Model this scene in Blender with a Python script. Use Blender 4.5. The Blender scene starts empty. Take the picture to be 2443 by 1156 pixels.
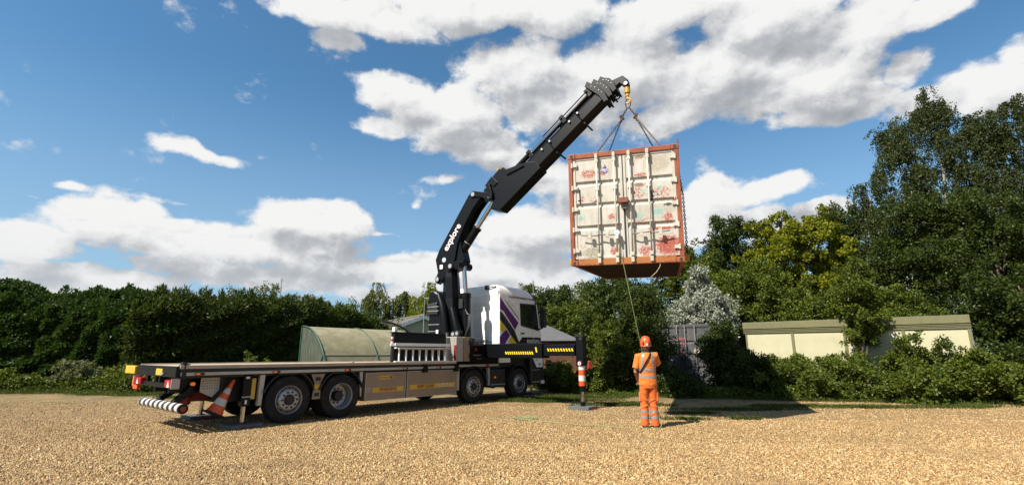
import bpy, bmesh, math, random
import numpy as np
from mathutils import Matrix, Vector

S = bpy.context.scene
COL = S.collection
R = math.radians

# ------------------------------------------------------------------ camera
W_, H_ = 2443.0, 1156.0
F_, CX, CY, HOR, EYE = 1180.0, 1221.5, 578.0, 843.0, 1.49
PITCH = math.atan((HOR - CY) / F_)
cam_d = bpy.data.cameras.new('camera')
cam_d.sensor_width = 36.0
cam_d.lens = F_ / W_ * 36.0
cam_d.clip_start = 0.05
cam_d.clip_end = 3000
cam = bpy.data.objects.new('camera', cam_d)
COL.objects.link(cam)
cam.location = (0, 0, EYE)
cam.rotation_euler = (math.pi / 2 + PITCH, 0, 0)
S.camera = cam

def ray(px, py):
    x = (px - CX) / F_
    y = -(py - CY) / F_
    return Vector((x, math.cos(PITCH) - y * math.sin(PITCH), math.sin(PITCH) + y * math.cos(PITCH)))

def ground(px, py, z=0.0):
    d = ray(px, py)
    return Vector((0, 0, EYE)) + d * ((z - EYE) / d.z)

def at(px, py, Y):
    d = ray(px, py)
    return Vector((0, 0, EYE)) + d * (Y / d.y)

# ------------------------------------------------------------------ sun, exposure
SUN_EL = R(47)
SUN_H = Vector((-0.78, -0.62, 0)).normalized()
to_sun = Vector((SUN_H.x * math.cos(SUN_EL), SUN_H.y * math.cos(SUN_EL), math.sin(SUN_EL)))
sun_d = bpy.data.lights.new('sun', 'SUN')
sun_d.energy = 5.0
sun_d.angle = R(0.5)
sun_d.color = (1.0, 0.93, 0.82)
sun = bpy.data.objects.new('sun', sun_d)
COL.objects.link(sun)
sun.rotation_euler = to_sun.to_track_quat('Z', 'Y').to_euler()
sun.location = (-20, -20, 30)

S.view_settings.view_transform = 'Standard'
S.view_settings.look = 'None'
S.view_settings.exposure = 1.0
S.view_settings.gamma = 1.0
S.view_settings.use_curve_mapping = False

# ------------------------------------------------------------------ node helper
class NT:
    def __init__(s, nt):
        s.nt = nt
    def n(s, t, **k):
        nd = s.nt.nodes.new(t)
        for a, b in k.items():
            setattr(nd, a, b)
        return nd
    def set(s, sock, v):
        if isinstance(v, bpy.types.NodeSocket):
            s.nt.links.new(v, sock)
        else:
            if sock.type in ('RGBA',) and len(v) == 3:
                v = (*v, 1)
            sock.default_value = v
    def math(s, op, a, b=None, c=None, clamp=False):
        nd = s.n('ShaderNodeMath', operation=op, use_clamp=clamp)
        for i, v in enumerate((a, b, c)):
            if v is not None:
                s.set(nd.inputs[i], v)
        return nd.outputs[0]
    def vmath(s, op, a, b=None):
        nd = s.n('ShaderNodeVectorMath', operation=op)
        s.set(nd.inputs[0], a)
        if b is not None:
            s.set(nd.inputs[1], b)
        return nd.outputs['Vector']
    def noise(s, vec, scale, detail=4, rough=0.55, out='Fac', dist=0.0):
        nd = s.n('ShaderNodeTexNoise')
        s.set(nd.inputs['Vector'], vec)
        nd.inputs['Scale'].default_value = scale
        nd.inputs['Detail'].default_value = detail
        nd.inputs['Roughness'].default_value = rough
        nd.inputs['Distortion'].default_value = dist
        return nd.outputs[out]
    def smooth(s, v, a, b, o0=0.0, o1=1.0):
        nd = s.n('ShaderNodeMapRange', interpolation_type='SMOOTHSTEP')
        s.set(nd.inputs[0], v)
        nd.inputs[1].default_value = a
        nd.inputs[2].default_value = b
        nd.inputs[3].default_value = o0
        nd.inputs[4].default_value = o1
        return nd.outputs[0]
    def mix(s, f, a, b, mode='MIX'):
        nd = s.n('ShaderNodeMix', data_type='RGBA', blend_type=mode)
        s.set(nd.inputs[0], f)
        s.set(nd.inputs[6], a)
        s.set(nd.inputs[7], b)
        return nd.outputs[2]
    def ramp(s, f, stops, interp='LINEAR'):
        nd = s.n('ShaderNodeValToRGB')
        s.set(nd.inputs[0], f)
        cr = nd.color_ramp
        cr.interpolation = interp
        while len(cr.elements) < len(stops):
            cr.elements.new(0.5)
        for e, (p, c) in zip(cr.elements, stops):
            e.position = p
            e.color = (*c, 1)
        return nd.outputs[0]

# ------------------------------------------------------------------ world: blue sky with cumulus clouds
world = bpy.data.worlds.new('World')
S.world = world
world.use_nodes = True
world.cycles.sampling_method = 'MANUAL'
world.cycles.sample_map_resolution = 256
wt = world.node_tree
wt.nodes.clear()
w = NT(wt)
SKY_K = 0.065
sky = w.n('ShaderNodeTexSky', sky_type='NISHITA')
sky.sun_disc = False
sky.sun_elevation = SUN_EL
sky.sun_rotation = math.atan2(SUN_H.x, SUN_H.y)
sky.air_density = 1.0
sky.dust_density = 0.6
sky.ozone_density = 2.2
tc = w.n('ShaderNodeTexCoord')
dirv = w.vmath('NORMALIZE', tc.outputs['Generated'])
# clouds: centre and half-size in photograph pixels, turned into directions in the sky (x, y, rx, ry, tilt in degrees)
BLOBS = [
    (760, 25, 150, 60, 0), (930, 55, 190, 60, -4), (1130, 15, 260, 75, 0), (820, 95, 88, 40, 30),
    (1330, 30, 200, 90, 0), (1560, 40, 260, 110, 0), (1800, 50, 320, 120, 0), (2060, 60, 260, 110, 10), (2230, 30, 150, 60, 15),
    (960, 220, 150, 75, -15), (900, 310, 110, 50, 0), (1080, 280, 240, 110, 0), (1240, 180, 210, 140, 0), (1130, 350, 210, 60, 0),
    (1180, 380, 160, 40, 0), (1320, 250, 220, 140, 0), (1500, 180, 300, 170, 0), (1700, 190, 320, 150, 0), (1930, 190, 300, 130, 8), (2020, 245, 200, 60, 14),
    (1900, 270, 120, 45, 10), (1620, 270, 220, 70, 0), (2360, 190, 220, 120, 15), (2270, 230, 250, 80, 10), (2430, 110, 130, 90, 20), (2180, 150, 130, 70, 25),
    (480, 362, 135, 34, -14), (170, 448, 90, 24, 0), 
    (230, 530, 200, 85, 0), (90, 575, 190, 70, 0), (370, 565, 180, 65, 0), (300, 500, 120, 45, 0), (520, 580, 140, 50, 0),
    (690, 520, 200, 75, 5), (800, 530, 150, 70, 0), (620, 580, 240, 60, 0), (760, 590, 200, 50, 0),
    (640, 655, 330, 40, 0), (250, 650, 300, 42, 0), (80, 690, 220, 40, 0), (960, 640, 260, 50, 0), (1010, 690, 300, 40, 0),
    (1000, 505, 26, 26, 0), (1060, 440, 80, 18, 0), 
    (1330, 430, 130, 75, 0), (1440, 520, 260, 90, 0), (1270, 560, 230, 80, 0), (1110, 555, 75, 70, 0), (1230, 640, 300, 60, 0), (1290, 680, 250, 50, 0),
    (1720, 480, 190, 65, 8), (1830, 450, 200, 55, 10), (1700, 545, 260, 55, 0), (1960, 510, 140, 36, 0), (1880, 560, 180, 40, 0),
    (2180, 640, 400, 60, 0), 
]
def to_azel(px, py):
    d = ray(px, py).normalized()
    return math.atan2(d.x, d.y), math.asin(d.z)
def cloud_field(vec, detail):
    sep = w.n('ShaderNodeSeparateXYZ')
    w.set(sep.inputs[0], vec)
    az = w.math('ARCTAN2', sep.outputs[0], sep.outputs[1])
    el = w.math('ARCSINE', sep.outputs[2])
    comb = w.n('ShaderNodeCombineXYZ')
    w.set(comb.inputs[0], az)
    w.set(comb.inputs[1], el)
    wn = w.noise(vec, 5.0, 3, 0.5, 'Color')
    wv = w.vmath('MULTIPLY', w.vmath('SUBTRACT', wn, (0.5, 0.5, 0.5)), (0.10, 0.08, 0.0))
    P = w.vmath('ADD', comb.outputs[0], wv)
    acc = None
    for (x, y, rx, ry, tilt) in BLOBS:
        a0, e0 = to_azel(x, y)
        a1, _ = to_azel(x + rx, y)
        _, e1 = to_azel(x, y - ry)
        ia, ie = 1 / (abs(a1 - a0) * 0.96), 1 / (abs(e1 - e0) * 1.0)
        ma = w.n('ShaderNodeVectorMath', operation='MULTIPLY_ADD')
        w.set(ma.inputs[0], P)
        ma.inputs[1].default_value = (ia, ie, 0)
        ma.inputs[2].default_value = (-a0 * ia, -e0 * ie, 0)
        ln = w.n('ShaderNodeVectorMath', operation='LENGTH')
        w.set(ln.inputs[0], ma.outputs[0])
        acc = ln.outputs['Value'] if acc is None else w.math('MINIMUM', acc, w.math('MULTIPLY_ADD', ln.outputs['Value'], 0.42, 0.58) if rx < 85 else (w.math('MULTIPLY_ADD', ln.outputs['Value'], 0.72, 0.28) if rx < 140 else ln.outputs['Value']))
    acc = w.math('SUBTRACT', 1.0, acc, clamp=True)
    # the same kind of broken cumulus goes on everywhere outside the photographed part of the sky
    base = w.noise(w.vmath('MULTIPLY', vec, (1, 1, 1.6)), 2.6, 3, 0.5)
    base = w.smooth(base, 0.48, 0.78, 0.0, 0.9)
    aa = w.math('ABSOLUTE', az)
    outm = w.math('MAXIMUM', w.smooth(aa, 0.85, 1.05), w.smooth(el, 0.72, 0.88))
    acc = w.math('MAXIMUM', acc, w.math('MULTIPLY', base, outm))
    # thin ranks of small far clouds low over the horizon, all the way round
    rk = w.noise(w.vmath('MULTIPLY', vec, (1, 1, 4.5)), 7.0, 3, 0.5)
    rk = w.math('MULTIPLY', w.smooth(rk, 0.46, 0.66, 0.0, 0.55), w.math('MULTIPLY', w.smooth(el, 0.20, 0.28, 1.0, 0.0), w.smooth(el, 0.0, 0.04)))
    acc = w.math('MAXIMUM', acc, rk)
    st = w.vmath('MULTIPLY', vec, (1, 1, 1.35))
    fb = w.noise(st, 9.0, detail, 0.60)
    v = w.math('MULTIPLY_ADD', w.math('SUBTRACT', fb, 0.5), 1.5, acc)
    fs_ = w.noise(st, 7.0, 2.0, 0.5)
    vs = w.math('MULTIPLY_ADD', w.math('SUBTRACT', fs_, 0.5), 1.3, acc)
    return v, vs, el, acc, fb, st
d1, s1, el1, acc1, fb1, st1 = cloud_field(dirv, 8)
lit_off = w.vmath('NORMALIZE', w.vmath('ADD', dirv, (-0.035, 0.0, 0.055)))
d2, s2, _, acc2, _, _ = cloud_field(lit_off, 4)
alpha = w.smooth(d1, 0.14, 0.40)
# sunlit side bright, thick lower side grey
grad = w.math('ADD', w.math('ADD', w.math('MULTIPLY', w.math('SUBTRACT', s2, s1), 0.42), w.math('MULTIPLY', w.math('SUBTRACT', acc2, acc1), 0.55)), w.math('MULTIPLY', w.math('SUBTRACT', w.noise(w.vmath('ADD', st1, (-0.009, 0.0, 0.016)), 9.0, 8, 0.60), fb1), 1.9))
thick = w.smooth(acc1, 0.12, 0.75, 0.0, 0.34)
shade = w.math('ADD', w.math('ADD', grad, thick), 0.12, clamp=True)
ccol = w.ramp(shade, [(0.0, (0.97, 0.97, 0.96)), (0.22, (0.84, 0.845, 0.85)), (0.55, (0.53, 0.55, 0.58)), (1.0, (0.36, 0.39, 0.43))])
ccol = w.vmath('SCALE', ccol)
ccol.node.inputs['Scale'].default_value = 0.47 / SKY_K
hz = w.smooth(el1, 0.0, 0.52, 0.72, 0.0)
ccol = w.mix(w.smooth(el1, 0.0, 0.24, 0.55, 0.0), ccol, (0.325 / SKY_K, 0.35 / SKY_K, 0.375 / SKY_K))
blue = w.vmath('MULTIPLY', sky.outputs[0], (0.66, 1.04, 1.14))
skyc = w.mix(hz, blue, (0.20 / SKY_K, 0.28 / SKY_K, 0.37 / SKY_K))
full = w.mix(alpha, skyc, ccol)
bg = w.n('ShaderNodeBackground')
w.set(bg.inputs[0], full)
bg.inputs[1].default_value = SKY_K
wo = w.n('ShaderNodeOutputWorld')
wt.links.new(bg.outputs[0], wo.inputs[0])

# ------------------------------------------------------------------ materials
MATS = {}
def newmat(name):
    m = bpy.data.materials.new(name)
    m.use_nodes = True
    nt = m.node_tree
    b = nt.nodes['Principled BSDF']
    MATS[name] = m
    return m, NT(nt), b

def paint(name, col, rough=0.4, metal=0.0, var=0.12, scale=3.0, bump=0.0, bscale=60, dirt=None, dirt_amt=0.35, spec=0.5, coat=0.0):
    m, t, b = newmat(name)
    c = t.n('ShaderNodeTexCoord').outputs['Object']
    nz = t.noise(c, scale, 6, 0.6)
    lo = tuple(x * (1 - var) for x in col)
    hi = tuple(min(1, x * (1 + var)) for x in col)
    out = t.mix(t.smooth(nz, 0.3, 0.7), lo, hi)
    if dirt:
        dn = t.noise(c, scale * 2.3, 8, 0.68)
        out = t.mix(t.math('MULTIPLY', t.smooth(dn, 0.5, 0.72), dirt_amt), out, dirt)
    t.set(b.inputs['Base Color'], out)
    b.inputs['Metallic'].default_value = metal
    t.set(b.inputs['Roughness'], t.smooth(t.noise(c, scale * 4, 4, 0.6), 0.2, 0.8, max(0.03, rough - 0.1), min(1, rough + 0.1)))
    b.inputs['Specular IOR Level'].default_value = spec
    b.inputs['Coat Weight'].default_value = coat
    if bump:
        bp = t.n('ShaderNodeBump')
        bp.inputs['Strength'].default_value = bump
        bp.inputs['Distance'].default_value = 0.01
        t.set(bp.inputs['Height'], t.noise(c, bscale, 4, 0.6))
        t.set(b.inputs['Normal'], bp.outputs[0])
    return m

DUST = (0.22, 0.18, 0.13)
m, t, b = newmat('black_paint')
b.inputs['Base Color'].default_value = (0.0026, 0.0030, 0.0038, 1)
b.inputs['Roughness'].default_value = 0.36
b.inputs['Specular IOR Level'].default_value = 0.20
paint('black_plastic', (0.008, 0.008, 0.008), 0.5, dirt=DUST, dirt_amt=0.05)
paint('ladder_alloy', (0.66, 0.66, 0.65), 0.4, metal=0.2, var=0.06)
paint('pin_metal', (0.30, 0.30, 0.30), 0.35, metal=0.3)
paint('chassis_black', (0.006, 0.006, 0.006), 0.6, dirt=DUST, dirt_amt=0.06)
paint('rubber', (0.014, 0.013, 0.012), 0.85, dirt=DUST, dirt_amt=0.12, spec=0.25, bump=0.2, bscale=40)
paint('white_paint', (0.80, 0.78, 0.74), 0.28, var=0.03, dirt=(0.5, 0.44, 0.36), dirt_amt=0.25, coat=0.4)
paint('decal_purple', (0.085, 0.008, 0.13), 0.3, var=0.05)
paint('decal_black', (0.012, 0.012, 0.013), 0.3, var=0.05)
paint('decal_yellow', (0.60, 0.43, 0.015), 0.35, var=0.05)
paint('decal_white', (0.72, 0.62, 0.62), 0.4, var=0.02)
paint('decal_grey', (0.14, 0.135, 0.13), 0.4, var=0.02)
paint('label_yellow', (0.50, 0.32, 0.025), 0.45, var=0.1, dirt=(0.3, 0.2, 0.08), dirt_amt=0.3)
paint('maroon_ink', (0.20, 0.02, 0.03), 0.5)
paint('alloy', (0.30, 0.30, 0.30), 0.4, metal=0.6, dirt=(0.2, 0.17, 0.14), dirt_amt=0.35)
paint('aluminium', (0.36, 0.34, 0.31), 0.45, metal=0.4, dirt=(0.35, 0.3, 0.25), dirt_amt=0.35)
paint('taupe_panel', (0.24, 0.18, 0.125), 0.45, metal=0.25, var=0.06, dirt=(0.3, 0.22, 0.15), dirt_amt=0.35)
paint('deck_timber', (0.36, 0.29, 0.21), 0.7, scale=6, dirt=(0.2, 0.16, 0.12), dirt_amt=0.3)
paint('chrome', (0.5, 0.49, 0.47), 0.14, metal=1.0, var=0.03)
paint('hook_yellow', (0.45, 0.23, 0.006), 0.4, dirt=(0.2, 0.12, 0.03), dirt_amt=0.4)
paint('chain_steel', (0.09, 0.06, 0.045), 0.6, metal=0.5, var=0.3, scale=20)
paint('red_plastic', (0.24, 0.015, 0.012), 0.35)
paint('dark_red', (0.20, 0.02, 0.02), 0.5)
paint('orange_plastic', (0.56, 0.082, 0.012), 0.4, var=0.06)
paint('cone_white', (0.48, 0.46, 0.43), 0.5, dirt=(0.4, 0.35, 0.3), dirt_amt=0.4)
paint('pad_grey', (0.075, 0.08, 0.085), 0.7, dirt=(0.12, 0.095, 0.07), dirt_amt=0.4)
paint('pole_grey', (0.26, 0.27, 0.28), 0.5, metal=0.3)
paint('cabin_cream', (0.40, 0.375, 0.24), 0.55, var=0.05, scale=0.8, dirt=(0.27, 0.24, 0.14), dirt_amt=0.35)
paint('cabin_green', (0.12, 0.115, 0.05), 0.55, var=0.1, dirt=(0.12, 0.11, 0.06), dirt_amt=0.4)
paint('house_wall', (0.33, 0.31, 0.23), 0.8, var=0.04)
paint('house_trim', (0.33, 0.38, 0.42), 0.5)
paint('roof_tile', (0.11, 0.10, 0.09), 0.8, var=0.2, scale=8)
paint('roof_felt', (0.075, 0.075, 0.08), 0.85, var=0.1)
paint('shed_brown', (0.075, 0.024, 0.009), 0.75, var=0.25, scale=6)
paint('tunnel_green', (0.012, 0.055, 0.032), 0.5)
paint('tarp_teal', (0.2, 0.38, 0.32), 0.5)
paint('skin', (0.27, 0.115, 0.065), 0.5, var=0.06)
paint('boots', (0.05, 0.035, 0.025), 0.7)
paint('strap_black', (0.006, 0.006, 0.007), 0.8, spec=0.2)
paint('reflective', (0.18, 0.18, 0.185), 0.35, var=0.08, scale=30)
paint('hair', (0.03, 0.02, 0.015), 0.7)
paint('rope_green', (0.20, 0.235, 0.10), 0.75, var=0.25, scale=40)
paint('rope_white', (0.62, 0.63, 0.66), 0.7)
paint('mesh_wire', (0.25, 0.25, 0.22), 0.6, metal=0.4)

def cloth_mat(name, col):
    m, t, b = newmat(name)
    c = t.n('ShaderNodeTexCoord').outputs['Object']
    t.set(b.inputs['Base Color'], t.mix(t.smooth(t.noise(c, 9, 5, 0.6), 0.3, 0.7), tuple(x * 0.9 for x in col), col))
    b.inputs['Roughness'].default_value = 0.75
    b.inputs['Sheen Weight'].default_value = 0.15
    bp = t.n('ShaderNodeBump')
    bp.inputs['Strength'].default_value = 0.55
    bp.inputs['Distance'].default_value = 0.03
    st = t.vmath('MULTIPLY', c, (1, 1, 2.2))
    t.set(bp.inputs['Height'], t.noise(st, 9, 3, 0.5, dist=0.6))
    t.set(b.inputs['Normal'], bp.outputs[0])
cloth_mat('hivis_orange', (0.58, 0.135, 0.004))
cloth_mat('hivis_trouser', (0.55, 0.098, 0.004))

def light_lens(name, col, e):
    m, t, b = newmat(name)
    b.inputs['Base Color'].default_value = (*col, 1)
    b.inputs['Roughness'].default_value = 0.2
    b.inputs['Emission Color'].default_value = (*col, 1)
    b.inputs['Emission Strength'].default_value = e
light_lens('amber_lens', (0.6, 0.12, 0.006), 0.25)
light_lens('red_lens', (0.25, 0.006, 0.008), 0.03)
light_lens('lamp_white', (0.6, 0.6, 0.58), 0.0)

m, t, b = newmat('glass_dark')
b.inputs['Base Color'].default_value = (0.01, 0.014, 0.014, 1)
b.inputs['Roughness'].default_value = 0.04
b.inputs['Coat Weight'].default_value = 0.6

# striped drum (rear under-run bar, outrigger leg sleeve, marker) - alternate bands along local x
def stripes(name, a, bcol, axis, period, rough=0.45):
    m, t, b = newmat(name)
    c = t.n('ShaderNodeTexCoord').outputs['Object']
    sp = t.n('ShaderNodeSeparateXYZ')
    t.set(sp.inputs[0], c)
    q = t.math('FRACT', t.math('DIVIDE', sp.outputs[axis], period))
    dn = t.smooth(t.noise(c, 12, 6, 0.65), 0.5, 0.75, 0, 0.4)
    col = t.mix(t.math('GREATER_THAN', q, 0.5), a, bcol)
    t.set(b.inputs['Base Color'], t.mix(dn, col, (0.2, 0.17, 0.13)))
    b.inputs['Roughness'].default_value = rough

# ground: pale tan gravel
GRAVEL = [(0.0, (0.136, 0.073, 0.031)), (0.16, (0.188, 0.098, 0.029)), (0.36, (0.283, 0.162, 0.056)), (0.56, (0.345, 0.216, 0.083)), (0.74, (0.398, 0.279, 0.125)), (0.9, (0.461, 0.358, 0.188)), (1.0, (0.262, 0.201, 0.111))]
m, t, b = newmat('gravel')
c = t.n('ShaderNodeTexCoord').outputs['Object']
vo = t.n('ShaderNodeTexVoronoi')
t.set(vo.inputs['Vector'], t.vmath('MULTIPLY', c, (1, 1, 0)))
vo.inputs['Scale'].default_value = 38
sx = t.n('ShaderNodeSeparateColor')
t.set(sx.inputs[0], vo.outputs['Color'])
gc = t.ramp(sx.outputs[0], GRAVEL)
big = t.noise(c, 0.35, 5, 0.6)
gc = t.mix(t.smooth(big, 0.35, 0.7, 0.0, 0.4), gc, (0.28, 0.175, 0.065))
ed = t.smooth(vo.outputs['Distance'], 0.25, 0.75, 0.0, 0.65)
gc = t.mix(ed, gc, (0.05, 0.03, 0.015))
# thin growth of weeds and moss between the stones towards the far edge of the yard
sp = t.n('ShaderNodeSeparateXYZ')
t.set(sp.inputs[0], c)
far = t.smooth(sp.outputs[1], 11.0, 18.0, 0.0, 0.17)
gm = t.smooth(t.math('ADD', t.noise(c, 0.9, 6, 0.68), far), 0.60, 0.72, 0.0, 0.55)
gc = t.mix(gm, gc, (0.06, 0.07, 0.016))
t.set(b.inputs['Base Color'], gc)
b.inputs['Roughness'].default_value = 0.8
bp = t.n('ShaderNodeBump')
bp.inputs['Strength'].default_value = 0.9
bp.inputs['Distance'].default_value = 0.014
t.set(bp.inputs['Height'], t.math('SUBTRACT', 1.0, vo.outputs['Distance']))
t.set(b.inputs['Normal'], bp.outputs[0])

m, t, b = newmat('pebble')
oi = t.n('ShaderNodeObjectInfo')
wear = t.noise(oi.outputs['Location'], 0.5, 5, 0.65)
pc_ = t.ramp(oi.outputs['Random'], GRAVEL)
pc_ = t.mix(t.smooth(wear, 0.48, 0.68, 0.0, 0.55), pc_, (0.20, 0.125, 0.052))
t.set(b.inputs['Base Color'], pc_)
b.inputs['Roughness'].default_value = 0.65

m, t, b = newmat('soil_grass')
c = t.n('ShaderNodeTexCoord').outputs['Object']
t.set(b.inputs['Base Color'], t.ramp(t.noise(c, 1.3, 8, 0.65), [(0.3, (0.035, 0.05, 0.012)), (0.55, (0.06, 0.085, 0.02)), (0.75, (0.12, 0.10, 0.045))]))
b.inputs['Roughness'].default_value = 0.9

def leaf_mat(name, c0, c1, trans=0.3, rough=0.5):
    m, t, b = newmat(name)
    a = t.n('ShaderNodeAttribute', attribute_name='tint')
    col = t.mix(a.outputs['Fac'], c0, c1)
    t.set(b.inputs['Base Color'], col)
    b.inputs['Roughness'].default_value = rough
    b.inputs['Specular IOR Level'].default_value = 0.2
    tr = t.n('ShaderNodeBsdfTranslucent')
    t.set(tr.inputs[0], t.vmath('MULTIPLY', col, (1.3, 1.3, 0.6)))
    mx = t.n('ShaderNodeMixShader')
    mx.inputs[0].default_value = trans
    nt = t.nt
    nt.links.new(b.outputs[0], mx.inputs[1])
    nt.links.new(tr.outputs[0], mx.inputs[2])
    nt.links.new(mx.outputs[0], nt.nodes['Material Output'].inputs[0])
leaf_mat('leaf_hedge', (0.022, 0.038, 0.008), (0.070, 0.095, 0.016))
leaf_mat('leaf_laurel', (0.016, 0.036, 0.008), (0.046, 0.082, 0.014))
leaf_mat('leaf_dark', (0.015, 0.027, 0.005), (0.062, 0.086, 0.013))
leaf_mat('leaf_mid', (0.026, 0.046, 0.006), (0.130, 0.158, 0.018))
leaf_mat('leaf_yellow', (0.06, 0.085, 0.006), (0.25, 0.25, 0.016), 0.4)
leaf_mat('leaf_birch', (0.020, 0.032, 0.009), (0.062, 0.074, 0.018))
leaf_mat('leaf_silver', (0.11, 0.13, 0.08), (0.42, 0.43, 0.38), 0.2)
leaf_mat('leaf_poplar', (0.07, 0.085, 0.035), (0.16, 0.17, 0.085))
leaf_mat('leaf_willow', (0.045, 0.062, 0.012), (0.12, 0.13, 0.024))
leaf_mat('leaf_grass', (0.030, 0.052, 0.008), (0.095, 0.115, 0.02), 0.35)
leaf_mat('leaf_bramble', (0.035, 0.060, 0.008), (0.130, 0.155, 0.022))
paint('bark', (0.09, 0.065, 0.045), 0.9, var=0.3, scale=6)
paint('bark_pale', (0.32, 0.29, 0.25), 0.85, var=0.4, scale=5)

# ------------------------------------------------------------------ mesh helpers
def link(o, parent=None):
    COL.objects.link(o)
    if parent is not None:
        o.parent = parent
    return o

def tag(o, label=None, cat=None, group=None, kind=None):
    if label: o['label'] = label
    if cat: o['category'] = cat
    if group: o['group'] = group
    if kind: o['kind'] = kind
    return o

def empty(name, loc=(0, 0, 0), rz=0.0, parent=None):
    o = bpy.data.objects.new(name, None)
    o.empty_display_size = 0.2
    link(o, parent)
    o.location = loc
    o.rotation_euler = (0, 0, rz)
    return o

def basis(ax):
    ax = Vector(ax).normalized()
    h = Vector((0, 0, 1)) if abs(ax.z) < 0.95 else Vector((1, 0, 0))
    a = ax.cross(h).normalized()
    return a, ax.cross(a).normalized()

class MB:
    def __init__(s, xf=None):
        s.v, s.f, s.xf = [], [], xf
    def add(s, vs, fs):
        o = len(s.v)
        for p in vs:
            p = Vector(p)
            s.v.append(tuple(s.xf(p)) if s.xf else tuple(p))
        s.f += [tuple(i + o for i in q) for q in fs]
        return s
    def box(s, x0, x1, y0, y1, z0, z1, M=None):
        vs = [Vector((x, y, z)) for z in (z0, z1) for y in (y0, y1) for x in (x0, x1)]
        if M is not None:
            vs = [M @ v for v in vs]
        return s.add(vs, [(0, 2, 3, 1), (4, 5, 7, 6), (0, 1, 5, 4), (2, 6, 7, 3), (0, 4, 6, 2), (1, 3, 7, 5)])
    def prism(s, pts, a, b, plane='xz'):
        # polygon pts in the given plane extruded from a to b along the third axis
        def mk(p, h):
            return {'xz': (p[0], h, p[1]), 'xy': (p[0], p[1], h), 'yz': (h, p[0], p[1])}[plane]
        n = len(pts)
        vs = [mk(p, a) for p in pts] + [mk(p, b) for p in pts]
        fs = [tuple(range(n)), tuple(range(2 * n - 1, n - 1, -1))]
        fs += [(i, (i + 1) % n, n + (i + 1) % n, n + i) for i in range(n)]
        return s.add(vs, fs)
    def tube(s, path, r, seg=8, cap=True):
        path = [Vector(p) for p in path]
        n = len(path)
        rs = r if isinstance(r, (list, tuple)) else [r] * n
        vs, fs = [], []
        a = None
        for i, p in enumerate(path):
            t = (path[min(i + 1, n - 1)] - path[max(i - 1, 0)]).normalized()
            if a is None:
                a, b = basis(t)
            else:
                a = (a - t * a.dot(t))
                a = a.normalized() if a.length > 1e-6 else basis(t)[0]
                b = t.cross(a).normalized()
            rr = rs[i]
            ra, rb = rr if isinstance(rr, (list, tuple)) else (rr, rr)
            for k in range(seg):
                q = 2 * math.pi * k / seg
                vs.append(p + a * (ra * math.cos(q)) + b * (rb * math.sin(q)))
        for i in range(n - 1):
            for k in range(seg):
                k2 = (k + 1) % seg
                fs.append((i * seg + k, i * seg + k2, (i + 1) * seg + k2, (i + 1) * seg + k))
        if cap:
            fs.append(tuple(range(seg - 1, -1, -1)))
            fs.append(tuple(range((n - 1) * seg, n * seg)))
        return s.add(vs, fs)
    def cyl(s, p0, p1, r, seg=16, r1=None):
        return s.tube([p0, p1], [r, r if r1 is None else r1], seg)
    def ring(s, c, axis, R_, r, seg=16, sub=6, stretch=(1, 1), ref=None):
        a, b = basis(axis)
        if ref is not None:
            a = Vector(ref).normalized()
            b = Vector(axis).normalized().cross(a)
        c = Vector(c)
        ax = Vector(axis).normalized()
        vs, fs = [], []
        for i in range(seg):
            q = 2 * math.pi * i / seg
            rad = (a * (math.cos(q) * stretch[0]) + b * (math.sin(q) * stretch[1]))
            nr = rad.normalized()
            for k in range(sub):
                u = 2 * math.pi * k / sub
                vs.append(c + rad * R_ + nr * (r * math.cos(u)) + ax * (r * math.sin(u)))
        for i in range(seg):
            for k in range(sub):
                i2, k2 = (i + 1) % seg, (k + 1) % sub
                fs.append((i * sub + k, i2 * sub + k, i2 * sub + k2, i * sub + k2))
        return s.add(vs, fs)
    def lathe(s, prof, axis='y', seg=32, c=(0, 0, 0), a0=0.0, a1=2 * math.pi, close=False):
        # prof: (radius, height along axis)
        full = abs(a1 - a0 - 2 * math.pi) < 1e-6
        n = seg if full else seg + 1
        vs, fs = [], []
        for i in range(n):
            q = a0 + (a1 - a0) * i / seg
            for (r, h) in prof:
                if axis == 'y':
                    p = (c[0] + r * math.cos(q), c[1] + h, c[2] + r * math.sin(q))
                elif axis == 'z':
                    p = (c[0] + r * math.cos(q), c[1] + r * math.sin(q), c[2] + h)
                else:
                    p = (c[0] + h, c[1] + r * math.cos(q), c[2] + r * math.sin(q))
                vs.append(p)
        m_ = len(prof)
        lim = m_ if close else m_ - 1
        for i in range(n if full else n - 1):
            for k in range(lim):
                k2 = (k + 1) % m_
                i2 = (i + 1) % n
                fs.append((i * m_ + k, i2 * m_ + k, i2 * m_ + k2, i * m_ + k2))
        return s.add(vs, fs)
    def mesh(s, name, mat=None, smooth=False):
        me = bpy.data.meshes.new(name)
        me.from_pydata(s.v, [], s.f)
        bm = bmesh.new()
        bm.from_mesh(me)
        bmesh.ops.recalc_face_normals(bm, faces=bm.faces)
        bm.to_mesh(me)
        bm.free()
        if mat:
            me.materials.append(MATS[mat])
        if smooth:
            me.polygons.foreach_set('use_smooth', [True] * len(me.polygons))
            try:
                me.set_sharp_from_angle(angle=R(35))
            except Exception:
                pass
        me.update()
        return me
    def build(s, name, mat, parent=None, smooth=False, bevel=0.0, loc=None):
        o = bpy.data.objects.new(name, s.mesh(name, mat, smooth))
        link(o, parent)
        if loc is not None:
            o.location = loc
        if bevel:
            md = o.modifiers.new('bevel', 'BEVEL')
            md.width = bevel
            md.segments = 2
            md.limit_method = 'ANGLE'
            md.angle_limit = R(40)
        return o

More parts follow.
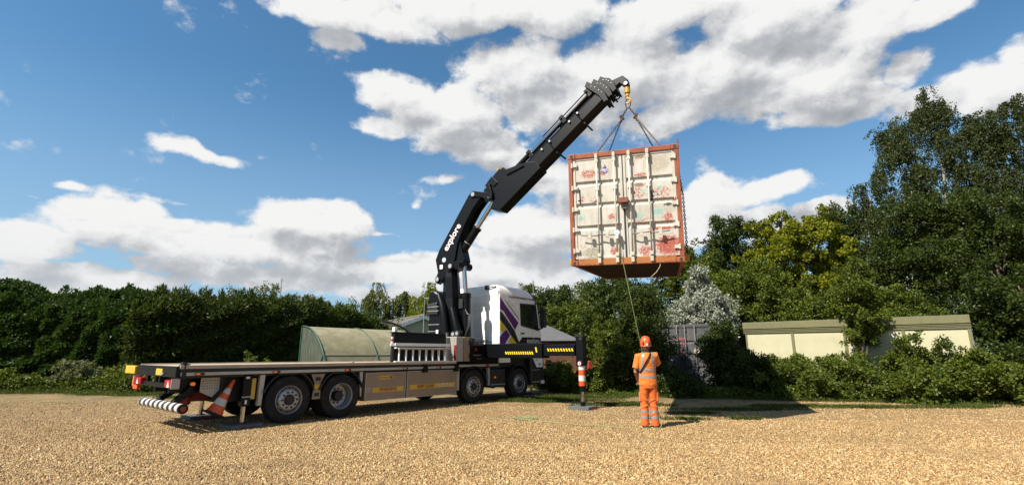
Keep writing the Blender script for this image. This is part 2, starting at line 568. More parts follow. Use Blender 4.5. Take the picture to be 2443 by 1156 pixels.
def text(name, body, size, M, mat, parent, extrude=0.0015, bold=0.0, align='CENTER', shear=0.0, sx=1.0):
    cu = bpy.data.curves.new(name, 'FONT')
    cu.body = body
    cu.size = size
    cu.align_x = align
    cu.align_y = 'CENTER'
    cu.extrude = extrude
    cu.offset = bold
    cu.shear = shear
    cu.resolution_u = 3
    tmp = bpy.data.objects.new('tmp', cu)
    COL.objects.link(tmp)
    dg = bpy.context.evaluated_depsgraph_get()
    me = bpy.data.meshes.new_from_object(tmp.evaluated_get(dg))
    bpy.data.objects.remove(tmp)
    bpy.data.curves.remove(cu)
    me.transform(M @ Matrix.Diagonal((sx, 1, 1, 1)))
    me.name = name
    me.materials.clear()
    me.materials.append(MATS[mat])
    o = bpy.data.objects.new(name, me)
    return link(o, parent)

def frame(origin, x, y):
    x = Vector(x).normalized(); y = Vector(y).normalized(); z = x.cross(y)
    return Matrix(((x.x, y.x, z.x, origin[0]), (x.y, y.y, z.y, origin[1]), (x.z, y.z, z.z, origin[2]), (0, 0, 0, 1)))

def np_mesh(name, verts, faces4, mat, tint=None):
    # verts (n,3), faces (m,4 or 3)
    me = bpy.data.meshes.new(name)
    k = faces4.shape[1]
    me.vertices.add(len(verts))
    me.vertices.foreach_set('co', verts.astype(np.float32).ravel())
    me.loops.add(faces4.size)
    me.loops.foreach_set('vertex_index', faces4.astype(np.int32).ravel())
    me.polygons.add(len(faces4))
    me.polygons.foreach_set('loop_start', np.arange(0, faces4.size, k, dtype=np.int32))
    me.update(calc_edges=True)
    if tint is not None:
        at_ = me.attributes.new('tint', 'FLOAT', 'FACE')
        at_.data.foreach_set('value', tint.astype(np.float32))
    me.materials.append(MATS[mat])
    return me

RNG = np.random.default_rng(7)
def unit(a):
    return a / np.maximum(np.linalg.norm(a, axis=1, keepdims=True), 1e-9)

def leaves(P, D, length, width, tint, name, mat, jitter=0.3):
    # one diamond-shaped leaf per point P, pointing along D
    n = len(P)
    D = unit(D)
    side = unit(np.cross(D, unit(RNG.normal(size=(n, 3)))))
    nrm = np.cross(D, side)
    L = (length * RNG.uniform(1 - jitter, 1 + jitter, n))[:, None]
    Wd = (width * RNG.uniform(1 - jitter, 1 + jitter, n))[:, None]
    fold = nrm * Wd * 0.25
    V = np.empty((n, 4, 3))
    V[:, 0] = P
    V[:, 1] = P + D * L * 0.45 + side * Wd * 0.5 + fold
    V[:, 2] = P + D * L
    V[:, 3] = P + D * L * 0.45 - side * Wd * 0.5 + fold
    F = np.arange(n * 4).reshape(n, 4)
    return np_mesh(name, V.reshape(-1, 3), F, mat, tint)

def vnoise(p, s, seed=0):
    # cheap smooth pseudo-noise from sines, about -1..1
    r = np.random.default_rng(seed)
    out = np.zeros(len(p))
    for k in range(5):
        kv = r.normal(size=3) * s * (1 + 0.6 * k)
        out += np.sin(p @ kv + r.uniform(0, 6.28)) / (1 + 0.5 * k)
    return out / 2.6

# ------------------------------------------------------------------ ground
g = MB()
g.add([(-900, -300, -0.03), (900, -300, -0.03), (900, 1500, -0.03), (-900, 1500, -0.03)], [(0, 1, 2, 3)])
tag(g.build('ground', 'soil_grass'), kind='structure')
EDGE = [(-60, 21.5), (-30, 20.8), (-22, 20.0), (-17, 20.3), (-14.5, 19.6), (-12, 20.6), (-8, 23), (-3, 24.5), (1.0, 22.5), (2.0, 20.2), (3.6, 18.9), (5.5, 18.2), (7.5, 17.6), (9.2, 16.9), (11, 16.6), (13, 15.9), (15.5, 15.9), (18, 15.3), (24, 15.4), (40, 14.5), (60, 14)]
rr = random.Random(3)
fine = []
for (a, b) in zip(EDGE[:-1], EDGE[1:]):
    n = max(2, int(abs(b[0] - a[0]) / 0.35))
    for i in range(n):
        f = i / n
        fine.append((a[0] + (b[0] - a[0]) * f, a[1] + (b[1] - a[1]) * f + rr.uniform(-.16, .16)))
def edge_y(x):
    return float(np.interp(x, [e[0] for e in EDGE], [e[1] for e in EDGE]))
g = MB()
vs = [(x, y, 0) for x, y in fine] + [(x, -30, 0) for x, y in fine]
nf = len(fine)
g.add(vs, [(i, i + 1, nf + i + 1, nf + i) for i in range(nf - 1)])
yard = tag(g.build('gravel_yard', 'gravel'), kind='structure')

# loose stones lying on the yard: one object, geometry-node instances of a small faceted pebble
def pebbles():
    pts = []
    for (y0, y1, dens) in ((4.2, 6.5, 3100), (6.5, 9.0, 2200), (9.0, 12.0, 1000), (12.0, 16.5, 330)):
        wid = 1.12 * y1 + 1.0
        n = int(dens * 2 * wid * (y1 - y0))
        y = RNG.uniform(y0, y1, n)
        x = RNG.uniform(-wid, wid, n)
        k = np.abs(x) < 1.12 * y + 1.0
        pts.append(np.stack([x[k], y[k]], 1))
    p = np.concatenate(pts)
    n = len(p)
    me = bpy.data.meshes.new('loose_gravel')
    me.vertices.add(n)
    sz = RNG.lognormal(math.log(0.0102), 0.28, n)
    co = np.stack([p[:, 0], p[:, 1], sz * 0.35], 1)
    me.vertices.foreach_set('co', co.astype(np.float32).ravel())
    a = me.attributes.new('rot', 'FLOAT_VECTOR', 'POINT')
    a.data.foreach_set('vector', RNG.uniform(-3.14, 3.14, (n, 3)).astype(np.float32).ravel())
    a = me.attributes.new('scl', 'FLOAT_VECTOR', 'POINT')
    sc = sz[:, None] * RNG.uniform([0.9, 0.65, 0.45], [1.5, 1.1, 0.85], (n, 3))
    a.data.foreach_set('vector', sc.astype(np.float32).ravel())
    o = bpy.data.objects.new('loose_gravel', me)
    link(o)
    ng = bpy.data.node_groups.new('scatter_stones', 'GeometryNodeTree')
    ng.interface.new_socket('Geometry', in_out='INPUT', socket_type='NodeSocketGeometry')
    ng.interface.new_socket('Geometry', in_out='OUTPUT', socket_type='NodeSocketGeometry')
    gi = ng.nodes.new('NodeGroupInput'); go = ng.nodes.new('NodeGroupOutput')
    ico = ng.nodes.new('GeometryNodeMeshIcoSphere')
    ico.inputs['Radius'].default_value = 1.0
    ico.inputs['Subdivisions'].default_value = 1
    sm = ng.nodes.new('GeometryNodeSetMaterial')
    sm.inputs['Material'].default_value = MATS['pebble']
    ss = ng.nodes.new('GeometryNodeSetShadeSmooth')
    ip = ng.nodes.new('GeometryNodeInstanceOnPoints')
    def attr(nm):
        q = ng.nodes.new('GeometryNodeInputNamedAttribute')
        q.data_type = 'FLOAT_VECTOR'
        q.inputs['Name'].default_value = nm
        return q.outputs['Attribute']
    L = ng.links.new
    L(gi.outputs[0], ip.inputs['Points'])
    L(ico.outputs['Mesh'], ss.inputs['Geometry'])
    L(ss.outputs[0], sm.inputs['Geometry'])
    L(sm.outputs[0], ip.inputs['Instance'])
    L(attr('rot'), ip.inputs['Rotation'])
    L(attr('scl'), ip.inputs['Scale'])
    L(ip.outputs[0], go.inputs[0])
    md = o.modifiers.new('scatter', 'NODES')
    md.node_group = ng
    tag(o, 'loose tan and brown gravel stones covering the yard', 'gravel', kind='stuff')
pebbles()

# ------------------------------------------------------------------ vegetation
def crown(name, mat, parent, center, radii, ncl, clr, nleaf, ll, lw, droop=0.0, zmin=None, seed=1, squash=1.0, core=0.35, updir=0.25):
    """leaf clumps spread through an uneven ellipsoid; droop > 0 hangs the clumps like birch or willow twigs"""
    global RNG
    keep = RNG
    RNG = np.random.default_rng(seed)
    c = np.array(center, float)
    rad = np.array(radii, float)
    d = unit(RNG.normal(size=(ncl, 3)))
    r = RNG.uniform(core, 1.0, ncl) ** 0.7
    r *= 1.0 + 0.24 * vnoise(d, 2.4, seed)
    cc = c + d * r[:, None] * rad
    if zmin is not None:
        cc[:, 2] = np.maximum(cc[:, 2], zmin + RNG.uniform(0, 0.5, ncl))
    cr = clr * RNG.uniform(0.55, 1.35, ncl)
    if not droop:
        # every clump breaks up into smaller twig clusters so the outline stays ragged
        ms = 7
        sd_ = unit(RNG.normal(size=(ncl * ms, 3)))
        sub = np.repeat(cc, ms, 0) + sd_ * (np.repeat(cr, ms) * RNG.uniform(0.45, 1.25, ncl * ms))[:, None] * np.array([1.15, 1.15, 0.8])
        main, cc = cc, sub
        cr = np.repeat(cr, ms) * RNG.uniform(0.25, 0.55, ncl * ms)
        ncl = ncl * ms
    else:
        main = cc
    ctint = RNG.uniform(0, 1, ncl)
    k = RNG.choice(ncl, nleaf, p=cr ** 2 / np.sum(cr ** 2))
    o = unit(RNG.normal(size=(nleaf, 3)))
    rr_ = RNG.uniform(0, 1, nleaf) ** 0.42
    off = o * (rr_ * cr[k])[:, None]
    off[:, 2] *= squash
    if droop:
        # hanging twigs: thin strands of leaves falling from the clump
        ns = 9
        st_ = RNG.integers(0, ns, nleaf)
        sx = RNG.normal(size=(ncl, ns, 2)) * 0.55
        fall = RNG.uniform(0, 1, nleaf)
        slen = RNG.uniform(0.6, 1.5, (ncl, ns)) * (1 + droop)
        off[:, 0] = cr[k] * (sx[k, st_, 0] * (0.6 + 0.5 * fall)) + RNG.normal(0, 0.06, nleaf)
        off[:, 1] = cr[k] * (sx[k, st_, 1] * (0.6 + 0.5 * fall)) + RNG.normal(0, 0.06, nleaf)
        off[:, 2] = cr[k] * (0.8 - slen[k, st_] * fall ** 1.15)
    P = cc[k] + off
    P = P + RNG.normal(size=P.shape) * (cr[k] * (0.05 if droop else 0.22))[:, None]
    D = unit(off) * 0.6 + unit(RNG.normal(size=(nleaf, 3))) + np.array([0, 0, updir])
    if droop:
        D = unit(RNG.normal(size=(nleaf, 3))) * 0.6 + np.array([0, 0, -0.9])
    if zmin is not None:
        ok = P[:, 2] > zmin
        P, D, k = P[ok], D[ok], k[ok]
    tint = np.clip(0.4 * ctint[k] + 0.6 * RNG.uniform(0, 1, len(k)) ** 1.3, 0, 1)
    me = leaves(P, D, ll, lw, tint, name, mat)
    RNG = keep
    o_ = bpy.data.objects.new(name, me)
    link(o_, parent)
    return o_, main

def limbs(name, mat, parent, base, top, r0, targets, seed=1, seg=7):
    rg = random.Random(seed)
    m_ = MB()
    base, top = Vector(base), Vector(top)
    path, rads = [], []
    for i in range(7):
        f = i / 6
        j = 0.03 * (top - base).length * (f > 0) * (f < 1)
        path.append(base.lerp(top, f) + Vector((rg.uniform(-j, j), rg.uniform(-j, j), 0)))
        rads.append(r0 * (1.25 if i == 0 else 1 - 0.82 * f))
    m_.tube(path, rads, seg)
    for tgt in targets:
        tgt = Vector(tgt)
        f = min(0.92, max(0.22, (tgt.z - base.z) / max(0.1, (top.z - base.z)) * 0.72))
        st = base.lerp(top, f)
        mid = st.lerp(tgt, 0.5) + Vector((0, 0, 0.10 * (tgt - st).length))
        rb = r0 * (1 - 0.82 * f) * 0.6
        m_.tube([st, mid, tgt], [rb, rb * 0.6, rb * 0.2], 5)
    return m_.build(name, mat, parent, smooth=True)

SEED = [100]
def tree(name, label, cat, px, ytop, Y, rx, zc_frac=0.62, rzf=0.42, ncl=60, clr=0.55, nleaf=26000, ll=0.11, lw=0.07, mat='leaf_mid', bark='bark', r0=0.14, droop=0.0, zmin=0.6, group=None, ry=None, nb=9, core=0.35, lean=0.0, squash=0.85):
    SEED[0] += 7
    sd = SEED[0]
    top = at(px, ytop, Y)
    h = top.z
    root = empty(name, (top.x, Y, 0))
    tag(root, label, cat, group)
    o, cc = crown('crown', mat, root, (lean, 0, h * zc_frac), (rx, ry or rx * 0.85, h * rzf), ncl, clr, nleaf, ll, lw, droop, zmin, sd, squash, core)
    if name == 'birch_tree' and rx > 1:
        crown('crown', mat, root, (lean, 0, h * .90), (rx * .55, rx * .5, h * .085), 22, clr * .95, int(nleaf * .26), ll, lw, droop * .8, zmin, sd + 3, squash, core)
    rg = random.Random(sd)
    tg = rg.sample([tuple(x) for x in cc], min(nb, len(cc)))
    limbs('trunk', bark, root, (0, 0, -0.1), (lean, 0, h * 0.86), r0, tg, sd)
    return root

# the conifer hedge running back behind the lorry: sprays on a bumpy body, tops feathery
def hedge(name, label, pts, thick, n, mat, ll, lw, seed, bumps=0.5, tops=0.35, zlow=0.0):
    global RNG
    keep = RNG
    RNG = np.random.default_rng(seed)
    root = empty(name, (pts[0][0], pts[0][1], 0))
    tag(root, label, 'hedge')
    xy = np.array([(p[0], p[1]) for p in pts]); hh = np.array([p[2] for p in pts])
    seg = np.linalg.norm(np.diff(xy, axis=0), axis=1)
    cum = np.concatenate([[0], np.cumsum(seg)])
    u = RNG.uniform(0, cum[-1], n)
    x = np.interp(u, cum, xy[:, 0]); y = np.interp(u, cum, xy[:, 1]); H = np.interp(u, cum, hh)
    gx = np.interp(u + 0.1, cum, xy[:, 0]) - np.interp(u - 0.1, cum, xy[:, 0])
    gy = np.interp(u + 0.1, cum, xy[:, 1]) - np.interp(u - 0.1, cum, xy[:, 1])
    gl = np.hypot(gx, gy) + 1e-9
    nx, ny = gy / gl, -gx / gl           # towards the yard
    kind = RNG.uniform(0, 1, n)
    q = np.stack([u * 0.9, H * 0, H * 0], 1)
    Hn = H * (1 + 0.07 * vnoise(np.stack([u, u * 0, u * 0], 1), 1.3, seed)) + 0.18 * vnoise(np.stack([u, u * 0, u * 0], 1), 5.0, seed + 1)
    front = kind < 0.55
    z = np.where(front, zlow + (Hn - zlow) * RNG.uniform(0, 1, n) ** 0.8, Hn)
    across = np.where(front, thick / 2, RNG.uniform(-thick / 2, thick / 2, n))
    edge = np.clip((z / Hn - 0.75) / 0.25, 0, 1)
    across = np.where(front, across * (1 - 0.45 * edge ** 2), across)
    z = np.where(front, z, z - 0.5 * (np.abs(across) / (thick / 2)) ** 3)
    b3 = np.stack([u, z * 1.3, across * 0], 1)
    bmp = bumps * vnoise(b3, 1.6, seed + 2) + 0.35 * bumps * vnoise(b3, 5.0, seed + 3)
    depth = RNG.exponential(0.16, n)
    across = across + np.where(front, bmp * 0.5 - depth, 0)
    z = z + np.where(front, 0, bmp * 0.35 - depth)
    # upright leading shoots along the top
    nsh = int(cum[-1] * 9)
    su = RNG.uniform(0, cum[-1], nsh); sa = RNG.uniform(-.38, .38, nsh) * thick; sh = RNG.uniform(0.3, 1.0, nsh) * tops * 1.9
    spr = (~front) & (RNG.uniform(0, 1, n) < 0.42)
    si = RNG.integers(0, nsh, n); fz = RNG.uniform(0, 1, n)
    sz0 = np.interp(su, cum, hh) * (1 + 0.07 * vnoise(np.stack([su, su * 0, su * 0], 1), 1.3, seed)) + 0.18 * vnoise(np.stack([su, su * 0, su * 0], 1), 5.0, seed + 1)
    wob = 0.20 * (1 - fz) + 0.02
    u2 = su[si] + RNG.normal(0, 1, n) * wob
    x = np.where(spr, np.interp(u2, cum, xy[:, 0]), x); y = np.where(spr, np.interp(u2, cum, xy[:, 1]), y)
    across = np.where(spr, sa[si] + RNG.normal(0, 1, n) * wob, across)
    z = np.where(spr, sz0[si] - 0.25 - 0.3 * (np.abs(sa[si]) / (thick / 2)) ** 2 + fz * (sh[si] + 0.2), z)
    z = np.maximum(z, 0.02)
    P = np.stack([x + nx * across - pts[0][0], y + ny * across - pts[0][1], z], 1)
    D = RNG.normal(size=(n, 3)) * 0.55
    D[:, 0] += nx * np.where(front, 0.9, 0.1); D[:, 1] += ny * np.where(front, 0.9, 0.1)
    D[:, 2] += np.where(front, -0.15, 0.8)
    tint = np.clip(0.5 + 0.3 * vnoise(b3, 2.5, seed + 5) + RNG.normal(0, 0.2, n), 0, 1)
    me = leaves(P, D, ll, lw, tint, 'foliage', mat)
    RNG = keep
    link(bpy.data.objects.new('foliage', me), root)
    # the dense twiggy inside that closes the hedge
    m_ = MB()
    rg = random.Random(seed)
    core_pts = []
    nn_ = max(2, int(cum[-1] / 1.3))
    for i in range(nn_):
        uu = cum[-1] * (i + 0.5) / nn_
        cxx = float(np.interp(uu, cum, xy[:, 0])) - pts[0][0]; cyy = float(np.interp(uu, cum, xy[:, 1])) - pts[0][1]
        h_ = float(np.interp(uu, cum, hh))
        m_ = MB()
        m_.tube([(cxx, cyy, -0.1), (cxx + rg.uniform(-.1, .1), cyy + rg.uniform(-.1, .1), h_ * 0.5), (cxx, cyy, h_ * 0.92)], [0.11, 0.08, 0.03], 6)
        for k in range(10):
            zz = h_ * rg.uniform(0.12, 0.85)
            q_ = rg.uniform(0, 6.28)
            m_.tube([(cxx, cyy, zz), (cxx + math.cos(q_) * thick * .45, cyy + math.sin(q_) * thick * .45, zz + 0.25)], [0.03, 0.008], 4)
        m_.build('trunk', 'bark', root)
    m_ = MB()
    vs, fs = [], []
    M_ = 24
    for i in range(M_ + 1):
        uu = cum[-1] * i / M_
        cxx = float(np.interp(uu, cum, xy[:, 0])) - pts[0][0]; cyy = float(np.interp(uu, cum, xy[:, 1])) - pts[0][1]
        h_ = float(np.interp(uu, cum, hh))
        ex = float(np.interp(uu + .2, cum, xy[:, 0]) - np.interp(uu - .2, cum, xy[:, 0])); ey = float(np.interp(uu + .2, cum, xy[:, 1]) - np.interp(uu - .2, cum, xy[:, 1]))
        l_ = math.hypot(ex, ey)
        px_, py_ = ey / l_, -ex / l_
        for (a_, z_) in ((.26, 0), (.26, .6), (.14, .86), (-.14, .86), (-.26, .6), (-.26, 0)):
            vs.append((cxx + px_ * a_ * thick, cyy + py_ * a_ * thick, h_ * z_))
    for i in range(M_):
        for k in range(5):
            fs.append((i * 6 + k, i * 6 + k + 1, (i + 1) * 6 + k + 1, (i + 1) * 6 + k))
    m_.add(vs, fs)
    m_.build('inner_twigs', 'bark', root)
    return root

def hz(px, py, Y):
    p = at(px, py, Y)
    return (p.x, Y, p.z)
hedge('conifer_hedge', 'long dark green conifer hedge with feathery tops behind the flatbed lorry', [hz(318, 721, 22.2), hz(400, 721, 22.9), hz(470, 723, 23.8), hz(560, 721, 25.2), hz(680, 731, 27.7), hz(800, 744, 30.7), hz(915, 784, 34.7)], 2.4, 62000, 'leaf_hedge', 0.26, 0.055, 11)
hedge('laurel_hedge', 'dark glossy laurel hedge at the far left edge, taller than its neighbours', [hz(-330, 699, 21.8), hz(-100, 681, 22.4), hz(60, 685, 22.8), hz(118, 715, 23.0), hz(150, 729, 23.2)], 3.0, 42000, 'leaf_laurel', 0.16, 0.085, 21, bumps=0.9, tops=0.2)
hedge('laurel_hedge', 'dark bushy hedge between the tall left hedge and the long conifer hedge', [hz(90, 721, 22.8), hz(180, 709, 23.0), hz(250, 715, 23.0), hz(310, 709, 23.0), hz(372, 715, 22.8), hz(420, 721, 23.4)], 2.6, 38000, 'leaf_laurel', 0.16, 0.075, 31, bumps=0.8, tops=0.25)

# trees far behind the hedge
FAR = 'trees standing far behind the hedge'
tree('poplar_tree', 'pale grey-green tree behind the hedge, beside the thin mast', 'tree', 650, 688, 62, 3.0, ncl=50, clr=0.9, nleaf=9000, ll=0.28, lw=0.16, mat='leaf_poplar', droop=0, zmin=1, group=FAR)
tree('poplar_tree', 'low grey-green tree behind the hedge, right of the thin mast', 'tree', 725, 700, 66, 2.6, ncl=40, clr=0.9, nleaf=7000, ll=0.28, lw=0.16, mat='leaf_poplar', zmin=1, group=FAR)
tree('poplar_tree', 'low pale tree top showing left of the small roof behind the hedge', 'tree', 555, 706, 64, 2.4, ncl=40, clr=0.8, nleaf=6000, ll=0.28, lw=0.16, mat='leaf_poplar', zmin=1, group=FAR)
tree('bushy_tree', 'small dark green bush top behind the hedge, left of the willows', 'tree', 822, 716, 52, 1.8, ncl=30, clr=0.7, nleaf=6000, ll=0.22, lw=0.13, mat='leaf_mid', zmin=0.8, group=FAR)
tree('willow_tree', 'larger olive green willow left of the bungalow roof', 'tree', 898, 684, 58, 2.0, ncl=48, clr=0.7, nleaf=12000, ll=0.26, lw=0.09, mat='leaf_willow', droop=1.0, zmin=1, group=FAR)
tree('willow_tree', 'narrow olive green willow directly behind the bungalow roof', 'tree', 963, 692, 58, 1.6, ncl=34, clr=0.6, nleaf=9000, ll=0.26, lw=0.09, mat='leaf_willow', droop=1.0, zmin=1, group=FAR)
tree('willow_tree', 'yellow-green weeping willow beside the crane column', 'tree', 1030, 684, 50, 2.2, ncl=50, clr=0.7, nleaf=14000, ll=0.28, lw=0.09, mat='leaf_yellow', droop=1.3, zmin=0.6, group=FAR)
tree('poplar_tree', 'pale tree top just in front of the cab roof line', 'tree', 1278, 678, 60, 1.7, ncl=30, clr=0.7, nleaf=6000, ll=0.26, lw=0.15, mat='leaf_poplar', zmin=1, group=FAR)
RIGHT = 'trees behind the huts on the right'
tree('bushy_tree', 'dark green rounded tree just right of the lorry cab', 'tree', 1318, 682, 36, 1.9, ncl=50, clr=0.65, nleaf=20000, ll=0.16, lw=0.10, mat='leaf_dark', group=RIGHT)
tree('bushy_tree', 'mid green tree between the cab and the hanging container', 'tree', 1398, 680, 40, 1.8, ncl=46, clr=0.7, nleaf=18000, ll=0.17, lw=0.10, mat='leaf_mid', group=RIGHT)
tree('bushy_tree', 'low green bush behind the brown shed', 'tree', 1360, 728, 31, 2.2, ncl=46, clr=0.6, nleaf=16000, ll=0.14, lw=0.09, mat='leaf_mid', zmin=0.5, group=RIGHT)
tree('bushy_tree', 'dark tree under the hanging container, left of the silver tree', 'tree', 1480, 655, 26.5, 2.2, ncl=70, clr=0.6, nleaf=30000, ll=0.14, lw=0.09, mat='leaf_dark', group=RIGHT)
tree('bushy_tree', 'tall green tree peeking out right of the container corner', 'tree', 1650, 568, 30, 2.0, ncl=70, clr=0.65, nleaf=30000, ll=0.15, lw=0.10, mat='leaf_mid', group=RIGHT)
tree('bushy_tree', 'dark green tree with open top behind the silver tree', 'tree', 1738, 535, 33, 2.0, ncl=80, clr=0.6, nleaf=34000, ll=0.16, lw=0.10, mat='leaf_dark', group=RIGHT)
tree('oak_tree', 'dark tree top behind the yellow-green maple', 'tree', 1835, 524, 34, 1.9, ncl=60, clr=0.65, nleaf=24000, ll=0.16, lw=0.10, mat='leaf_dark', group=RIGHT)
tree('maple_tree', 'bright yellow-green maple in the middle of the right-hand trees', 'tree', 1880, 512, 27, 2.7, zc_frac=0.60, rzf=0.42, ncl=100, clr=0.5, nleaf=48000, ll=0.15, lw=0.12, mat='leaf_yellow', group=RIGHT)
tree('bushy_tree', 'dark rounded tree right of the yellow-green maple', 'tree', 2030, 488, 28, 2.1, ncl=80, clr=0.6, nleaf=34000, ll=0.14, lw=0.09, mat='leaf_dark', group=RIGHT)
tree('bushy_tree', 'mid green tree filling the gap above the grey container roof', 'tree', 1790, 640, 25.0, 2.0, ncl=70, clr=0.55, nleaf=28000, ll=0.13, lw=0.085, mat='leaf_mid', group=RIGHT)
tree('bushy_tree', 'low dark green bush above the left end of the cream cabin', 'tree', 1900, 680, 24.0, 2.2, ncl=70, clr=0.5, nleaf=26000, ll=0.12, lw=0.08, mat='leaf_mid', group=RIGHT)
sv = tree('silver_tree', 'silvery white-leaved tree standing above the grey container', 'tree', 1665, 640, 22.8, 1.25, zc_frac=0.55, rzf=0.32, ncl=46, clr=0.42, nleaf=13000, ll=0.12, lw=0.07, mat='leaf_silver', zmin=1.6, squash=1.2)
crown('crown', 'leaf_silver', sv, (-.05, 0, 4.55), (.42, .42, 1.0), 20, .28, 4200, .12, .07, 0, 1.6, 991, 1.3)
crown('crown', 'leaf_silver', sv, (-.25, -.2, 2.7), (1.5, .9, .7), 26, .36, 6000, .12, .07, 0, 1.6, 993, 1.0)
BIR = 'tall birches at the right edge'
tree('birch_tree', 'tall birch with drooping twigs, leftmost of the tall right-hand trees', 'tree', 2125, 285, 25, 1.7, zc_frac=0.63, rzf=0.36, ncl=80, clr=0.5, nleaf=24000, ll=0.10, lw=0.07, mat='leaf_birch', bark='bark_pale', r0=0.17, droop=0.9, group=BIR)
tree('birch_tree', 'low drooping birch limbs left of the tall birches, against the sky', 'tree', 2062, 385, 25.5, 0.8, zc_frac=0.70, rzf=0.25, ncl=26, clr=0.5, nleaf=10000, ll=0.10, lw=0.07, mat='leaf_birch', bark='bark_pale', r0=0.09, droop=1.3, group=BIR)
tree('birch_tree', 'tallest birch, its top highest of the right-hand trees', 'tree', 2215, 238, 26, 2.0, zc_frac=0.60, rzf=0.36, ncl=100, clr=0.5, nleaf=30000, ll=0.10, lw=0.07, mat='leaf_birch', bark='bark_pale', r0=0.19, droop=0.9, group=BIR)
tree('birch_tree', 'tall dark birch second from the right edge', 'tree', 2330, 262, 25, 2.0, zc_frac=0.60, rzf=0.40, ncl=100, clr=0.55, nleaf=32000, ll=0.10, lw=0.07, mat='leaf_birch', bark='bark_pale', r0=0.19, droop=0.7, group=BIR)
tree('birch_tree', 'tall dark birch cut off by the right edge of the picture', 'tree', 2440, 240, 24, 2.2, zc_frac=0.58, rzf=0.42, ncl=120, clr=0.6, nleaf=44000, ll=0.10, lw=0.07, mat='leaf_birch', bark='bark_pale', r0=0.2, droop=0.6, group=BIR)
tree('bushy_tree', 'dense dark tree below the birches, behind the right end of the cabin', 'tree', 2170, 470, 24, 2.4, ncl=90, clr=0.6, nleaf=36000, ll=0.12, lw=0.08, mat='leaf_dark', group=RIGHT)
tree('bushy_tree', 'dense dark tree under the birches near the right edge', 'tree', 2345, 440, 23, 2.6, ncl=100, clr=0.6, nleaf=42000, ll=0.12, lw=0.08, mat='leaf_dark', group=RIGHT)
tree('bushy_tree', 'broad dark bush right of the cream cabin at the picture edge', 'tree', 2420, 640, 18.6, 2.0, zc_frac=0.5, rzf=0.48, ncl=90, clr=0.5, nleaf=36000, ll=0.11, lw=0.075, mat='leaf_dark', zmin=0.1, group=RIGHT)
tree('bushy_tree', 'olive bush leaning over the cabin roof at right', 'tree', 2130, 690, 21.5, 1.5, ncl=56, clr=0.45, nleaf=18000, ll=0.10, lw=0.07, mat='leaf_mid', group=RIGHT)

# shrubs in front of the huts
SHR = 'shrubs along the edge of the gravel'
def shrub(label, px, ytop, Y, rx, n=14000, mat='leaf_mid', ncl=40, clr=0.32, ll=0.085, lw=0.055, name='shrub', zc=0.48, rz=0.5, **k):
    return tree(name, label, 'shrub', px, ytop, Y, rx, zc_frac=zc, rzf=rz, ncl=ncl, clr=clr, nleaf=n, ll=ll, lw=lw, mat=mat, r0=0.05, zmin=0.03, group=SHR, nb=7, **k)
shrub('tall dark shrub left of the worker, under the container', 1520, 690, 19.5, 1.15, 26000, 'leaf_dark', ncl=70, clr=0.4)
shrub('green climbing shrub behind the outrigger leg and worker', 1462, 745, 20.2, 0.95, 18000, 'leaf_mid', ncl=50)
shrub('dark feathery shrub hiding the middle of the grey container', 1716, 772, 18.9, 0.5, 13000, 'leaf_dark', ncl=44, clr=0.3)
shrub('dark bush at the foot of the grey container beside the worker', 1610, 900, 18.3, 0.7, 9000, 'leaf_dark')
shrub('low dark bush between the grey container and the cream cabin', 1775, 835, 18.2, 0.8, 14000, 'leaf_dark')
shrub('leafy bramble bush under the left end of the cream cabin', 1880, 850, 17.6, 1.15, 20000, 'leaf_bramble', ncl=50)
shrub('slender young tree standing in front of the cream cabin', 2030, 600, 17.6, 0.72, 17000, 'leaf_mid', ncl=60, clr=0.27, zc=0.60, rz=0.42, name='young_tree', core=0.1)
shrub('bushy shrub at the foot of the slender young tree', 2010, 850, 17.2, 0.9, 15000, 'leaf_bramble')
shrub('olive shrub with thin branches in front of the cabin wall', 2150, 800, 16.8, 0.85, 15000, 'leaf_mid', clr=0.28)
shrub('bramble bush on the verge under the right half of the cabin', 2160, 872, 16.2, 1.1, 18000, 'leaf_bramble')
shrub('rounded bush at the right end of the cream cabin', 2290, 830, 16.2, 0.95, 18000, 'leaf_mid')
shrub('low bright green bush at the right picture edge', 2400, 875, 15.8, 1.0, 16000, 'leaf_bramble')
shrub('green bush in front of the brown shed beside the cab', 1335, 868, 20.6, 1.0, 15000, 'leaf_bramble', clr=0.28)
shrub('leafy bush right of the outrigger leg under the teal sheet', 1425, 880, 20.0, 0.9, 13000, 'leaf_bramble', clr=0.28)
shrub('green shrub at the corner of the brown shed', 1400, 790, 25.0, 1.0, 14000, 'leaf_mid')
shrub('pale-leaved weed bush at the foot of the left hedge', 175, 862, 20.6, 0.9, 7000, 'leaf_poplar', clr=0.2, core=0.2)
shrub('small green sapling against the dark hedge behind the flatbed', 604, 834, 22.0, 0.35, 1200, 'leaf_bramble', ncl=14, clr=0.14)

# conifer branches hanging over the hedge end beside the bungalow
shrub('light green conifer top in front of the bungalow', 950, 772, 27.5, 0.9, 7000, 'leaf_willow', ncl=36, clr=0.34, ll=0.2, lw=0.05, name='conifer_bush')
shrub('light green conifer sprays below the bungalow gable', 1010, 787, 25.5, 0.7, 5000, 'leaf_willow', ncl=26, clr=0.3, ll=0.2, lw=0.05, name='conifer_bush')

